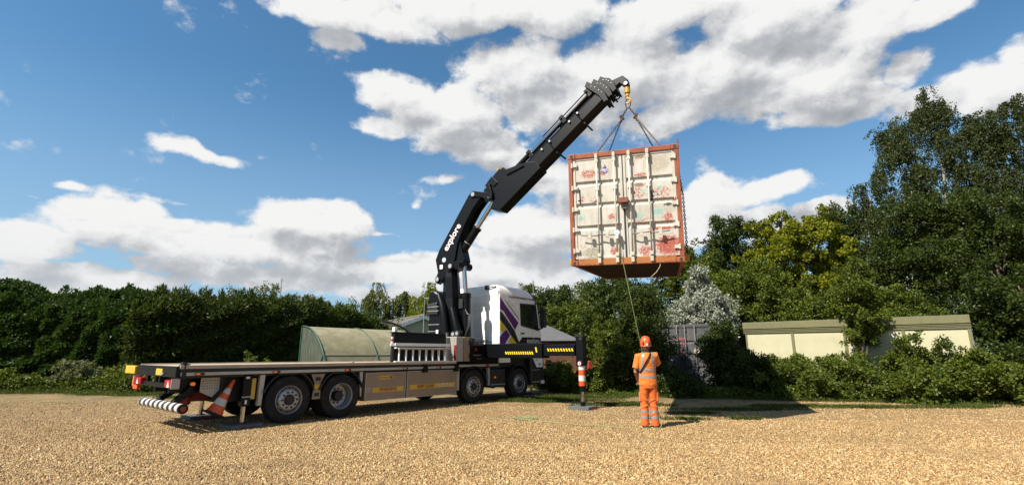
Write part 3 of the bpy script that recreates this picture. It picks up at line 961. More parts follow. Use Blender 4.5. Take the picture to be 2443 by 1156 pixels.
# ground cover and grass: nobody could count the plants
def cover(name, label, boxes, mat, ll, lw, up, seed):
    global RNG
    keep = RNG
    RNG = np.random.default_rng(seed)
    Ps, Ds, Ts = [], [], []
    for (poly, n, h) in boxes:
        # poly: function (u, v) -> (x, y)
        u, v = RNG.uniform(0, 1, n), RNG.uniform(0, 1, n)
        x, y = poly(u, v)
        q = np.stack([x, y, x * 0], 1)
        hh = h * np.clip(0.55 + 0.55 * vnoise(q, 1.6, seed) + 0.25 * vnoise(q, 5, seed + 1), 0.06, 1.4)
        P = np.stack([x, y, hh * RNG.uniform(0, 1, n) ** (0.6 if up < 1 else 3)], 1)
        D = unit(RNG.normal(size=(n, 3))) + np.array([0, 0, up])
        Ps.append(P); Ds.append(D); Ts.append(np.clip(0.5 + 0.25 * vnoise(q, 2.2, seed + 2) + RNG.normal(0, .25, n), 0, 1))
    me = leaves(np.concatenate(Ps), np.concatenate(Ds), ll, lw, np.concatenate(Ts), name, mat)
    RNG = keep
    o = bpy.data.objects.new(name, me)
    link(o)
    return tag(o, label, 'plants', kind='stuff')
def strip(x0, x1, d0, d1):
    def f(u, v):
        x = x0 + (x1 - x0) * u
        e = np.interp(x, [q[0] for q in EDGE], [q[1] for q in EDGE])
        return x, e + d0 + (d1 - d0) * v
    return f
def patch(cx_, cy_, rx_, ry_):
    def f(u, v):
        a = u * 6.283
        r = np.sqrt(v) * (1 + 0.35 * np.sin(3 * a + cx_) + 0.2 * np.sin(7 * a))
        return cx_ + rx_ * r * np.cos(a), cy_ + ry_ * r * np.sin(a)
    return f
cover('undergrowth', 'tangled low green weeds and ivy along the edges of the yard', [
    (strip(-27, -10.5, -0.35, 1.6), 64000, 1.0), (strip(1.5, 9.5, -0.05, 1.8), 26000, 0.42), (strip(9.0, 26, -0.05, 1.6), 46000, 0.62), (strip(-10, 1.5, 0, 3), 14000, 0.5)],
    'leaf_bramble', 0.10, 0.065, 0.5, 51)
cover('grass', 'short grass tufts growing through the gravel', [
    (strip(-26, -11, -0.9, 0.2), 22000, 0.26), (strip(1.0, 22, -0.5, 0.3), 16000, 0.13),
    (patch(1.1, 16.6, 1.7, 0.45), 7000, 0.07), (patch(3.2, 15.3, 1.3, 0.4), 4500, 0.06), (patch(2.2, 17.9, 1.6, 0.5), 6000, 0.09),
    (patch(6.2, 14.0, 1.5, 0.18), 2600, 0.05), (patch(8.2, 14.9, 1.6, 0.25), 3000, 0.05), (patch(4.6, 13.2, 0.6, 0.12), 900, 0.05), (patch(5.4, 12.1, 0.45, 0.08), 600, 0.05),
    (patch(4.0, 12.0, 0.5, 0.1), 700, 0.05), (patch(10.0, 14.6, 1.4, 0.3), 2600, 0.05), (patch(-14.2, 18.9, 1.6, 0.5), 3500, 0.10), (patch(-11.5, 17.8, 0.8, 0.3), 1500, 0.09), (patch(12.6, 14.7, 1.5, 0.35), 2200, 0.05)],
    'leaf_grass', 0.085, 0.012, 1.6, 61)

# ------------------------------------------------------------------ buildings, sheds, poles
def local_box(name, label, cat, loc, rz):
    return tag(empty(name, loc, rz), label, cat)

def gable_house(name, label, loc, rz, half, length, eave, ridge, wallm, trimm, roofm, courses=9, over=.25):
    # ridge along local y, gable end at y = 0 facing -y
    o = local_box(name, label, 'house', loc, rz)
    q = MB(); q.prism([(-half, 0), (half, 0), (half, eave), (0, ridge), (-half, eave)], 0.02, length - .02)
    wl = q.build('wall', wallm, o)
    sl = math.atan2(ridge - eave, half)
    for sg in (-1, 1):
        rf = empty('roof', (0, 0, 0), 0, o)
        run = math.hypot(half + over, (half + over) * math.tan(sl))
        for k in range(courses):
            f0, f1 = k / courses, (k + 1) / courses
            x0, x1 = sg * (half + over) * (1 - f0), sg * (half + over) * (1 - f1)
            z0 = ridge - (half + over) * (1 - f0) * math.tan(sl) + .09
            z1 = ridge - (half + over) * (1 - f1) * math.tan(sl) + .05
            q = MB()
            q.add([(x0, -over, z0), (x1, -over, z1), (x1, length + over, z1), (x0, length + over, z0), (x0, -over, z0 - .05), (x1, -over, z1 - .03), (x1, length + over, z1 - .03), (x0, length + over, z0 - .05)],
                  [(0, 1, 2, 3), (4, 7, 6, 5), (0, 4, 5, 1), (1, 5, 6, 2), (2, 6, 7, 3), (3, 7, 4, 0)])
            q.build('tile_course', roofm, rf)
        q = MB()
        a = (sg * (half + over), ridge - (half + over) * math.tan(sl))
        q.prism([(0, ridge + .05), (a[0], a[1] + .05), (a[0], a[1] - .17), (0, ridge - .20)], -over - .03, -over - .005)
        q.build('bargeboard', trimm, o)
        q = MB(); q.box(*sorted((sg * (half + over), sg * (half + over + .1))), -over, length + over, a[1] - .07, a[1] + .02); q.build('gutter', 'roof_felt', o)
    q = MB(); q.cyl((0, -over, ridge + .10), (0, length + over, ridge + .10), .09, 8); q.build('ridge_cap', roofm, o)
    return o
ap = at(1010, 751, 40)
hr = Vector((-.52, .85, 0)).normalized()
bung = gable_house('bungalow', 'beige bungalow with grey tiled roof and pale blue bargeboards beyond the hedge', (ap.x, ap.y, 0), math.atan2(hr.y, hr.x) - math.pi / 2, 3.7, 9.0, ap.z - 1.55, ap.z - .1, 'house_wall', 'house_trim', 'roof_tile')
q = MB(); q.box(-.5, .5, -.02, .015, .9, 2.1); wn = q.build('window', 'glass_dark', bung)
q = MB(); q.box(-.56, -.5, -.03, .015, .84, 2.16); q.box(.5, .56, -.03, .015, .84, 2.16); q.box(-.5, .5, -.03, .015, 2.1, 2.16); q.box(-.6, .6, -.05, .015, .80, .84); q.build('window_frame', 'house_trim', wn)
a2 = at(645, 721, 46)
gable_house('bungalow', 'grey roofed bungalow whose ridge just shows above the hedge by the mast', (a2.x - 4.5, a2.y, 0), R(-72), 3.4, 7.0, a2.z - 1.6, a2.z - .12, 'house_wall', 'house_trim', 'roof_tile')
def pole(label, px, ytop, Y, r=.035, head=None, name='lamp_post', cat='lamp post', mat='pole_grey'):
    tpt = at(px, ytop, Y)
    o = empty(name, (tpt.x, Y, 0))
    tag(o, label, cat)
    h = tpt.z
    q = MB(); q.tube([(0, 0, -.05), (0, 0, h * .5), (0, 0, h)], [r * 1.5, r * 1.1, r * .8], 8); q.build('pole', mat, o, smooth=True)
    if head == 'lamp':
        q = MB(); q.box(-.05, .45, -.09, .09, h, h + .08); q.build('lamp_head', mat, o, bevel=.02)
    elif head == 'swan':
        q = MB(); q.tube([(0, 0, h - .02)] + [(.22 - .22 * math.cos(R(a)), 0, h + .22 * math.sin(R(a))) for a in range(0, 200, 20)], .04, 8); q.build('swan_neck', mat, o, smooth=True)
        q = MB(); q.lathe([(.02, .16), (.06, .12), (.17, 0), (.15, -.02), (0, -.03)], 'z', 14, (.44, 0, h - .2)); q.build('lamp_shade', mat, o, smooth=True)
    elif head == 'mast':
        q = MB(); q.box(-.10, .10, -.05, .05, h - .1, h + .15); q.cyl((0, 0, h + .15), (0, 0, h + .5), .015, 6); q.build('mast_head', mat, o)
        q = MB(); q.cyl((-.2, 0, h - .6), (.2, 0, h - .6), .02, 6); q.build('cross_arm', mat, o)
    return o
pole('tall thin pale mast rising above the hedge left of the crane', 672, 668, 44, .05, 'mast', 'mast', 'mast')
pole('black swan-neck street lamp peeping over the hedge', 508, 718, 31, .04, 'swan', mat='chassis_black')
pole('thin pale pole standing at the bungalow gable', 1013, 712, 39.2, .03, 'lamp')
pole('thin grey lamp pole between the cab and the hanging container', 1384, 724, 38, .04, 'lamp')
pole('tiny thin pole above the trees in front of the cab', 1272, 672, 58, .05, 'mast', 'mast', 'mast')

# brown shed with grey felt roof
def hip_shed(name, label, p0, p1, depth, eave, ridge, wallm, roofm, nb=9):
    p0, p1 = Vector(p0), Vector(p1)
    L = (p1 - p0).length
    o = local_box(name, label, 'shed', (p0.x, p0.y, 0), math.atan2(p1.y - p0.y, p1.x - p0.x))
    wl = empty('wall', (0, 0, 0), 0, o)
    for k in range(nb):
        z0, z1 = eave * k / nb, eave * (k + 1) / nb
        q = MB(); q.box(0, L, 0, .03, z0 + .004, z1 + .012, Matrix.Rotation(0, 4, 'X')); q.build('board', wallm, wl)
        q = MB(); q.box(L - .03, L + .002, .031, depth, z0 + .004, z1 - .004); q.build('board', wallm, wl)
    q = MB(); q.box(.02, L - .04, .035, depth - .02, 0, eave); q.build('wall_core', wallm, o)
    ov = .22
    q = MB(); q.add([(-ov, -ov, eave - .06), (L + ov, -ov, eave - .06), (L + ov, depth + ov, eave - .06), (-ov, depth + ov, eave - .06), (depth * .5, depth * .5, ridge), (L - depth * .5, depth * .5, ridge)],
                    [(0, 1, 5, 4), (1, 2, 5), (2, 3, 4, 5), (3, 0, 4), (0, 3, 2, 1)])
    q.build('roof', roofm, o)
    return o
e0, e1 = at(1150, 812, 25), at(1376, 809, 24)
hip_shed('shed', 'brown timber shed with dark grey felt roof beside the cab', (e0.x, e0.y, 0), (e1.x, e1.y, 0), 3.2, e1.z, e1.z + .75, 'shed_brown', 'roof_felt')
e0, e1 = at(1270, 780, 33), at(1450, 778, 33)
hip_shed('shed', 'low grey roofed building half hidden in the bushes behind the brown shed', (e0.x, e0.y, 0), (e1.x, e1.y, 0), 3.0, e1.z, e1.z + .5, 'pole_grey', 'roof_felt')

# cream portable cabin
c0_, c1_ = at(1776, 770, 20.8), at(2306, 752, 16.4)
c0_.z = c1_.z = 0
CL = (c1_ - c0_).length
cabn = local_box('portable_cabin', 'long cream portable cabin with olive green roof edge on the right', 'cabin', (c0_.x, c0_.y, 0), math.atan2(c1_.y - c0_.y, c1_.x - c0_.x))
npn = 4
for k in range(npn):
    a, b_ = CL * k / npn, CL * (k + 1) / npn
    q = MB(); q.box(a + .05, b_ - .05, .0, .05, .25, 2.30); q.build('wall_panel', 'cabin_cream', cabn, bevel=.004)
for k in range(npn + 1):
    a = CL * k / npn
    q = MB(); q.box(a - .05 + (.0 if k else .05), a + .05, -.03, .06, .2, 2.30); q.build('post', 'cabin_green', cabn)
for a_, b_ in ((.005, .05), (CL - .05, CL - .002)):
    q = MB(); q.box(a_, b_, .07, 2.54, .25, 2.30); q.build('end_wall', 'cabin_cream', cabn)
q = MB(); q.box(.05, CL - .05, 2.55, 2.6, .25, 2.30); q.build('back_wall', 'cabin_cream', cabn)
for k, (z0, z1, d) in enumerate(((2.303, 2.36, -.05), (2.365, 2.41, -.07), (2.415, 2.47, -.09), (2.475, 2.74, -.12))):
    q = MB(); q.box(-.06, CL + .06, d, .12, z0, z1); q.build('fascia', 'cabin_green', cabn, bevel=.006)
q = MB(); q.box(-.06, CL + .06, .13, 2.7, 2.32, 2.70); q.build('roof', 'roof_felt', cabn)
q = MB(); q.box(.1, CL - .1, .2, 2.4, 0, .24); q.build('base_frame', 'chassis_black', cabn)
# framed board leaning on it and the wire mesh panel
bd = empty('framed_board', cabn.location + Matrix.Rotation(cabn.rotation_euler.z, 3, 'Z') @ Vector((1.25, -.28, .0)), cabn.rotation_euler.z)
tag(bd, 'dark blue framed board standing in the weeds before the cream cabin', 'board')
q = MB(); q.box(0, .7, 0, .04, .55, 1.02); q.build('panel', 'pad_grey', bd)
q = MB(); q.box(-.06, .76, -.01, .05, 1.02, 1.10); q.box(-.06, 0, -.01, .05, 0, 1.02); q.box(.7, .76, -.01, .05, 0, 1.02); q.build('frame', 'deck_timber', bd)
wm = empty('wire_fence', cabn.location + Matrix.Rotation(cabn.rotation_euler.z, 3, 'Z') @ Vector((.15, -.45, 0)), cabn.rotation_euler.z)
tag(wm, 'low wire mesh panel in front of the left end of the cream cabin', 'fence')
for k in range(15):
    q = MB(); q.cyl((k * .14, 0, 0), (k * .14, 0, 1.12), .006, 4); q.build('wire', 'mesh_wire', wm)
for k in range(9):
    q = MB(); q.cyl((0, 0, .04 + k * .135), (1.96, 0, .04 + k * .135), .006, 4); q.build('wire', 'mesh_wire', wm)

# quarter-round growing tunnel behind the lorry
TR = math.atan2(math.cos(R(39.82)), math.sin(R(39.82)))
tl0 = Vector((-5.866, 12.194, 0)) + Vector((math.sin(R(39.82)), math.cos(R(39.82)), 0)) * 3.15 - Vector((math.cos(R(39.82)), -math.sin(R(39.82)), 0)) * 4.5
m, t, b = newmat('tunnel_sheet')
c = t.n('ShaderNodeTexCoord').outputs['Object']
st_ = t.vmath('MULTIPLY', c, (1.2, 2.0, .6))
cc_ = t.ramp(t.noise(st_, 2.2, 7, .65, dist=.8), [(.3, (.26, .25, .155)), (.5, (.36, .325, .19)), (.62, (.40, .385, .27)), (.8, (.47, .465, .37))])
t.set(b.inputs['Base Color'], cc_)
b.inputs['Roughness'].default_value = .45
tr_ = t.n('ShaderNodeBsdfTranslucent'); t.set(tr_.inputs[0], cc_)
mx_ = t.n('ShaderNodeMixShader'); mx_.inputs[0].default_value = .35
t.nt.links.new(b.outputs[0], mx_.inputs[1]); t.nt.links.new(tr_.outputs[0], mx_.inputs[2]); t.nt.links.new(mx_.outputs[0], t.nt.nodes['Material Output'].inputs[0])
m, t, b = newmat('tunnel_glass')
c = t.n('ShaderNodeTexCoord').outputs['Object']
t.set(b.inputs['Base Color'], t.ramp(t.noise(t.vmath('MULTIPLY', c, (1, 5, .8)), 2.5, 6, .6), [(.3, (.035, .045, .035)), (.55, (.065, .075, .055)), (.8, (.12, .135, .105))]))
b.inputs['Roughness'].default_value = .25
tun = local_box('growing_tunnel', 'pale green quarter-round plastic growing tunnel behind the flatbed', 'greenhouse', tl0, TR)
TWd, THt, PL = 1.9, 2.42, 2.05
arc = [(-TWd * math.sin(R(a)), THt * math.cos(R(a))) for a in range(0, 91, 6)]     # local y = -t: towards the viewer is -y
for k in range(2):
    q = MB()
    vs = [(PL * k + .02, y, z) for y, z in arc] + [(PL * (k + 1) - .02, y, z) for y, z in arc] + [(PL * k + .02, y * .993, z * .993) for y, z in arc] + [(PL * (k + 1) - .02, y * .993, z * .993) for y, z in arc]
    n = len(arc)
    fs = []
    for i in range(n - 1):
        fs += [(i, i + 1, n + i + 1, n + i), (2 * n + i, 3 * n + i, 3 * n + i + 1, 2 * n + i + 1)]
    fs += [(0, n, 3 * n, 2 * n), (n - 1, 3 * n - 1, 4 * n - 1, 2 * n - 1)]
    q.add(vs, fs)
    q.build('cover_sheet', 'tunnel_sheet', tun, smooth=True)
for k in range(3):
    q = MB(); q.tube([(PL * k, y * 1.006, z * 1.006) for y, z in arc], .022, 6); q.build('hoop', 'tunnel_green', tun, smooth=True)
    q = MB(); q.box(PL * k - .025, PL * k + .025, .0, .05, 0, THt); q.build('back_post', 'tunnel_green', tun)
q = MB(); q.prism([(y * .985, z * .985) for y, z in arc] + [(0, 0)], .0, .012, 'yz'); q.build('end_pane', 'tunnel_glass', tun)
q = MB(); q.prism([(y * .985, z * .985) for y, z in arc] + [(0, 0)], PL * 2 - .012, PL * 2, 'yz'); q.build('end_pane', 'tunnel_glass', tun)
q = MB(); q.cyl((-.02, -1.55, 1.45), (-.02, -.75, .3), .016, 6); q.build('end_brace', 'tunnel_green', tun)
q = MB(); q.box(0, PL * 2, .0, .03, .05, THt - .02); q.build('back_sheet', 'tunnel_sheet', tun)
zr = 1.45; yr = -TWd * math.sqrt(1 - (zr / THt) ** 2)
q = MB(); q.cyl((0, yr - .012, zr), (PL * 2, yr - .012, zr), .012, 6); q.build('side_batten', 'cabin_cream', tun)

# red tub and teal sheet in the weeds by the outrigger
p_ = ground(1412, 905)
rtub = empty('plastic_tub', (p_.x, 21.3, 0)); rtub.location.x = at(1415, 860, 21.3).x
tag(rtub, 'upturned red plastic tub in the bushes right of the outrigger leg', 'tub')
q = MB(); q.add([(-.30, -.2, .78), (.30, -.2, .78), (.30, .2, .78), (-.30, .2, .78), (-.20, -.14, 1.22), (.22, -.14, 1.18), (.22, .14, 1.18), (-.20, .14, 1.22)], [(0, 3, 2, 1), (4, 5, 6, 7), (0, 1, 5, 4), (1, 2, 6, 5), (2, 3, 7, 6), (3, 0, 4, 7)]); q.build('tub_body', 'red_plastic', rtub, bevel=.03)
q = MB(); q.box(-.34, .34, -.24, .24, .72, .78); q.build('tub_rim', 'red_plastic', rtub, bevel=.015)
q = MB(); q.box(-.3, .3, -.2, .2, 0, .719); q.build('crate_below', 'shed_brown', rtub)
q = MB()
vs, fs = [], []
for i in range(9):
    for j in range(5):
        vs.append((i * .07, j * .12, 1.0 - .035 * i + .05 * math.sin(i * 1.3 + j) ))
for i in range(8):
    for j in range(4):
        fs.append((i * 5 + j, (i + 1) * 5 + j, (i + 1) * 5 + j + 1, i * 5 + j + 1))
q.add(vs, fs)
ts = q.build('plastic_sheet', 'tarp_teal')
tt_ = at(1436, 868, 21.2); ts.location = (tt_.x, tt_.y, 0)
sd_ = ts.modifiers.new('thick', 'SOLIDIFY'); sd_.thickness = .006
tag(ts, 'crumpled pale teal plastic sheet beside the red tub', 'sheet')

# ------------------------------------------------------------------ the crane lorry (local x = forward, y = -t, t = towards the camera side)
TH = R(39.82)
HD = Vector((math.sin(TH), math.cos(TH), 0))
NR = Vector((math.cos(TH), -math.sin(TH), 0))
C0 = Vector((-5.866, 12.194, 0))
TRUCK_RZ = math.atan2(HD.y, HD.x)
truck = empty('crane_truck', C0, TRUCK_RZ)
tag(truck, 'flatbed crane lorry with white cab, black crane arm raised and stabiliser legs down', 'lorry')
fl = lambda p: Vector((p[0], -p[1], p[2]))          # (s, t, z) -> local
def TB():
    return MB(fl)
def side_frame(s, t, z):
    return frame((s, -t, z), (1, 0, 0), (0, 0, 1))

# chassis
for sg in (-1, 1):
    q = TB()
    q.box(-2.1, 9.1, sg * .43 - .04, sg * .43 + .04, .72, 1.02)
    q.build('chassis_rail', 'chassis_black', truck)
for s in (-1.9, -.6, .65, 2.2, 3.6, 5.0, 7.2):
    q = TB(); q.box(s - .05, s + .05, -.39, .39, .78, .98)
    q.build('cross_member', 'chassis_black', truck)
for s in (0, 1.28, 5.83, 8.07):
    q = TB()
    q.cyl((s, -.95, .5), (s, .95, .5), .075, 12)
    q.lathe([(.05, -.22), (.19, -.12), (.22, 0), (.19, .12), (.05, .22)], 'x', 14, (s, 0, .5))
    q.build('axle', 'chassis_black', truck, smooth=True)

# wheels: convex steering / lift axle rims, deep dished rim on the driven axle
tyre_prof = [(.30, -.14), (.34, -.155), (.42, -.160), (.475, -.150), (.500, -.125), (.502, -.06), (.494, -.055), (.494, -.045), (.502, -.04), (.502, .04), (.494, .045), (.494, .055), (.502, .06), (.500, .125), (.475, .150), (.42, .160), (.34, .155), (.30, .14)]
tm = MB().lathe(tyre_prof, 'y', 48, close=True).mesh('tyre', 'rubber', True)
# outer face is y = -0.16 in wheel space
rim_a = MB().lathe([(.30, .15), (.305, -.150), (.296, -.158), (.285, -.150), (.272, -.11), (.262, -.085), (.225, -.15), (.205, -.165), (.15, -.168), (.118, -.165), (.110, -.16)], 'y', 40)
rim_b = MB().lathe([(.30, .15), (.305, -.150), (.296, -.158), (.285, -.150), (.270, -.10), (.262, .02), (.25, .07), (.19, .085), (.13, .08), (.118, .06), (.11, .05)], 'y', 40)
rmA, rmB = rim_a.mesh('rim', 'alloy', True), rim_b.mesh('rim', 'alloy', True)
hubA = MB().lathe([(.112, -.15), (.110, -.185), (.098, -.205), (.05, -.212), (.0, -.213)], 'y', 24).mesh('hub', 'chassis_black', True)
hubB = MB().lathe([(.13, .08), (.122, -.02), (.105, -.05), (.05, -.055), (.0, -.056)], 'y', 24).mesh('hub', 'chassis_black', True)
def nuts(rad, y0):
    q = MB()
    for k in range(10):
        a = 2 * math.pi * k / 10
        q.cyl((rad * math.cos(a), y0, rad * math.sin(a)), (rad * math.cos(a), y0 - .035, rad * math.sin(a)), .021, 6)
    return q.mesh('wheel_nuts', 'chassis_black')
nmA, nmB = nuts(.165, -.16), nuts(.165, .085)
holes = MB()
for k in range(10):
    a = 2 * math.pi * (k + .5) / 10
    holes.cyl((.242 * math.cos(a), -.118, .242 * math.sin(a)), (.242 * math.cos(a), -.135, .242 * math.sin(a)), .022, 10)
hmA = holes.mesh('vent_holes', 'chassis_black')
def wheel(s, t, kind):
    wo_ = empty('wheel', (s, -t, .502), 0 if t > 0 else math.pi, truck)
    for nm, me in (('tyre', tm), ('rim', rmA if kind == 'A' else rmB), ('hub', hubA if kind == 'A' else hubB), ('wheel_nuts', nmA if kind == 'A' else nmB)) + ((('vent_holes', hmA),) if kind == 'A' else ()):
        link(bpy.data.objects.new(nm, me), wo_)
for s, kd in ((0, 'A'), (1.28, 'B'), (5.83, 'A'), (8.07, 'A')):
    for sg in (1, -1):
        wheel(s, sg * 1.085, kd)
        if kd == 'B':
            wheel(s, sg * .745, 'A')
# mudguards
for s, a0, a1 in ((0, 15, 165), (1.28, 15, 165), (5.83, 5, 160), (8.07, -8, 175)):
    for sg in (1, -1):
        q = TB()
        q.lathe([(.60, .92 if sg > 0 else -1.25), (.60, 1.25 if sg > 0 else -.92), (.575, 1.25 if sg > 0 else -.92), (.575, .92 if sg > 0 else -1.25)], 'y', 20, (s, 0, .52), R(a0), R(a1), close=True)
        q.build('mudguard', 'black_plastic', truck, smooth=True)

# flatbed deck
q = TB(); q.box(-2.2, 5.05, -1.22, 1.22, 1.13, 1.255); q.build('flatbed_deck', 'deck_timber', truck)
for sg in (1, -1):
    q = TB(); q.box(-2.2, 5.05, *sorted((sg * 1.222, sg * 1.262)), 1.205, 1.275); q.build('deck_edge', 'deck_timber', truck, bevel=.006)
    q = TB(); q.box(-2.2, 5.05, *sorted((sg * 1.19, sg * 1.225)), 1.14, 1.204); q.build('rave_gap', 'chassis_black', truck)
    q = TB(); q.box(-2.18, 5.0, *sorted((sg * 1.20, sg * 1.255)), 1.075, 1.138); q.build('side_rail', 'aluminium', truck, bevel=.006)
    q = TB(); q.box(5.08, 7.0, *sorted((sg * 1.15, sg * 1.24)), 1.10, 1.165); q.build('side_rail', 'aluminium', truck, bevel=.006)
q = TB(); q.box(-2.05, 5.05, -1.15, 1.15, 1.025, 1.128); q.build('deck_bearers', 'chassis_black', truck)
q = TB(); q.box(5.06, 7.3, -1.1, 1.1, 1.03, 1.20); q.build('crane_subframe', 'chassis_black', truck)
for s in (-2.05, 1.55, 3.85):
    q = TB(); q.cyl((s, 1.20, 1.255), (s, 1.20, 1.31), .035, 10); q.box(s - .03, s + .03, 1.14, 1.2, 1.256, 1.285); q.build('lashing_ring', 'pole_grey', truck, smooth=True)
q = TB(); q.box(-1.83, -1.75, 1.263, 1.285, 1.085, 1.125)
for s in (-1.85, -.35, 1.4, 3.15, 4.35):
    q = TB(); q.box(s - .08, s + .08, 1.256, 1.272, 1.082, 1.128); ho = q.build('marker_light', 'chassis_black', truck)
    q = TB(); q.box(s - .07, s + .0, 1.2725, 1.284, 1.092, 1.12); q.build('lens', 'amber_lens', ho)
q = TB(); q.box(6.35, 6.5, 1.242, 1.256, 1.105, 1.16); q.build('marker_light', 'red_lens', truck)
for s in (3.85, 5.06):
    q = TB(); q.box(s - .08, s + .08, 1.2, 1.285, .98, 1.2); q.build('deck_bracket', 'black_paint', truck, bevel=.01)

# side lockers with warning strips
def panel(s0, s1, z0, z1, t=1.2):
    q = TB(); q.box(s0, s1, t - .55, t, z0, z1)
    o = q.build('side_locker', 'taupe_panel', truck, bevel=.012)
    q = TB()
    for (a, b, c_, d_) in ((s0, s1, z0, z0 + .02), (s0, s1, z1 - .02, z1), (s0, s0 + .025, z0 + .021, z1 - .021), (s1 - .025, s1, z0 + .021, z1 - .021)):
        q.box(a + .003, b - .003, t + .002, t + .010, c_ + .002, d_ - .002)
    q.build('trim', 'aluminium', o)
    return o
pa = panel(1.95, 3.22, .33, 1.02)
pb = panel(3.26, 5.12, .33, 1.03)
def strip_label(o, s0, s1, z0, z1, t=1.2, mat='label_yellow'):
    q = TB(); q.box(s0, s1, t + .001, t + .004, z0, z1)
    return q.build('warning_strip', mat, o)
strip_label(pa, 2.17, 3.15, .53, .645)
text('lettering', 'WARNING', .115, side_frame(2.66, 1.2045, .588), 'maroon_ink', pa, bold=.0035)
strip_label(pb, 3.36, 5.06, .545, .665)
text('lettering', 'KEEP CLEAR', .115, side_frame(3.93, 1.2045, .605), 'maroon_ink', pb, bold=.0035)
for i, s in enumerate((4.42, 4.57, 4.72, 4.87)):
    q = TB()
    if i in (0, 3):
        q.prism([(s - .05, .565), (s + .05, .565), (s, .65)], 1.2042, 1.206)
    else:
        q.cyl((s, 1.2042, .605), (s, 1.206, .605), .045, 16)
    so = q.build('warning_symbol', 'decal_white', pb)
    q = TB()
    if i in (0, 3):
        q.prism([(s - .026, .576), (s + .026, .576), (s, .622)], 1.2062, 1.2075)
    else:
        q.cyl((s, 1.2062, .605), (s, 1.2075, .605), .026, 12)
    q.build('symbol_ink', 'maroon_ink', so)
lb = strip_label(pa, 2.36, 2.78, .845, .935)
q = TB()
for k in range(4):
    q.box(2.45 + k * .05, 2.485 + k * .05, 1.2042, 1.2056, .875, .90)
q.prism([(2.38, .865), (2.44, .865), (2.41, .915)], 1.2042, 1.2056)
q.build('label_print', 'maroon_ink', pa)
q = TB(); q.cyl((2.72, 1.2042, .89), (2.72, 1.2056, .89), .032, 14); q.build('label_print', 'decal_black', pa)
q = TB(); q.box(2.0, 2.1, 1.201, 1.206, .54, .65); lo_ = q.build('lock_plate', 'aluminium', pa)
q = TB()
for (a, b) in ((2.03, .57), (2.07, .57), (2.03, .62), (2.07, .62)):
    q.cyl((a, 1.2062, b), (a, 1.212, b), .013, 8)
q.build('bolts', 'chassis_black', lo_)
# plates between the wheels
def plate(pts, t0, t1, mat, name='splash_plate'):
    q = TB(); q.prism(pts, t0, t1)
    return q.build(name, mat, truck, bevel=.004)
sp_ = plate([(.50, 1.03), (.86, 1.03), (.75, .82), (.77, .47), (.56, .47), (.60, .82)], 1.15, 1.185, 'taupe_panel')
for z0, z1, s0, s1, mt in ((.88, .96, .61, .74, 'chassis_black'), (.70, .80, .60, .76, 'label_yellow'), (.53, .61, .61, .73, 'chassis_black')):
    q = TB(); q.box(s0, s1, 1.186, 1.19, z0, z1); q.build('slot', mt, sp_)
plate([(-.66, 1.05), (-.55, 1.05), (-.58, .42), (-.66, .42)], 1.1, 1.2, 'aluminium')
q = TB(); q.box(-.80, -.70, 1.10, 1.12, .56, .98); q.build('warning_label', 'label_yellow', truck)
plate([(1.78, 1.05), (1.88, 1.05), (1.86, .45), (1.83, .45)], 1.12, 1.19, 'aluminium')
plate([(5.15, 1.05), (5.24, 1.05), (5.24, .42), (5.15, .42)], 1.1, 1.2, 'aluminium')
plate([(6.52, 1.05), (6.60, 1.05), (6.60, .5), (6.55, .5)], 1.1, 1.2, 'aluminium')
q = TB(); q.box(6.65, 7.42, .55, 1.17, .42, 1.0); q.build('battery_box', 'black_plastic', truck, bevel=.03)
q = TB(); q.box(6.85, 6.92, 1.171, 1.19, .72, .77); q.build('marker_light', 'amber_lens', truck)
q = TB(); q.box(6.7, 7.4, 1.171, 1.18, .5, .53); q.build('box_trim', 'pole_grey', truck)
q = TB(); q.cyl((2.6, -.85, .68), (4.4, -.85, .68), .3, 20); q.build('fuel_tank', 'aluminium', truck, smooth=True)
q = TB(); q.box(2.0, 5.0, .62, .645, .4, 1.0); q.build('locker_back', 'chassis_black', truck)

# rear end
q = TB(); q.box(-2.26, -2.204, -1.25, 1.25, 1.05, 1.255); rb = q.build('rear_beam', 'black_paint', truck, bevel=.01)
q = TB(); q.box(-2.268, -2.262, .10, .48, 1.075, 1.20); q.build('label', 'label_yellow', rb)
q = TB(); q.box(-2.29, -2.262, .45, .62, 1.09, 1.13); q.build('handle', 'pole_grey', rb)
q = TB(); q.box(-2.30, -2.18, -1.98, -1.27, 1.06, 1.23); yb = q.build('marker_block', 'label_yellow', truck, bevel=.015)
q = TB(); q.box(-2.24, -2.205, -1.95, -1.27, 1.10, 1.18); q.build('slide_arm', 'chassis_black', yb)
q = TB(); q.box(-2.24, -2.16, -1.55, -1.25, .80, 1.03); q.box(-2.25, -2.17, -1.42, -1.12, .74, .82); q.build('side_bracket', 'orange_plastic', truck, bevel=.01)
q = TB(); q.cyl((-2.12, 1.18, 1.02), (-2.12, 1.18, 1.28), .085, 14); q.cyl((-2.12, 1.18, 1.28), (-2.12, 1.18, 1.33), .06, 14); q.build('twist_lock', 'chassis_black', truck, smooth=True)
q = TB(); q.box(-2.24, -2.16, -1.2, 1.05, .84, .93); q.box(-2.23, -2.17, .2, .27, .93, 1.05); q.box(-2.23, -2.17, -.6, -.53, .93, 1.05); lbm = q.build('lamp_beam', 'black_paint', truck, bevel=.006)
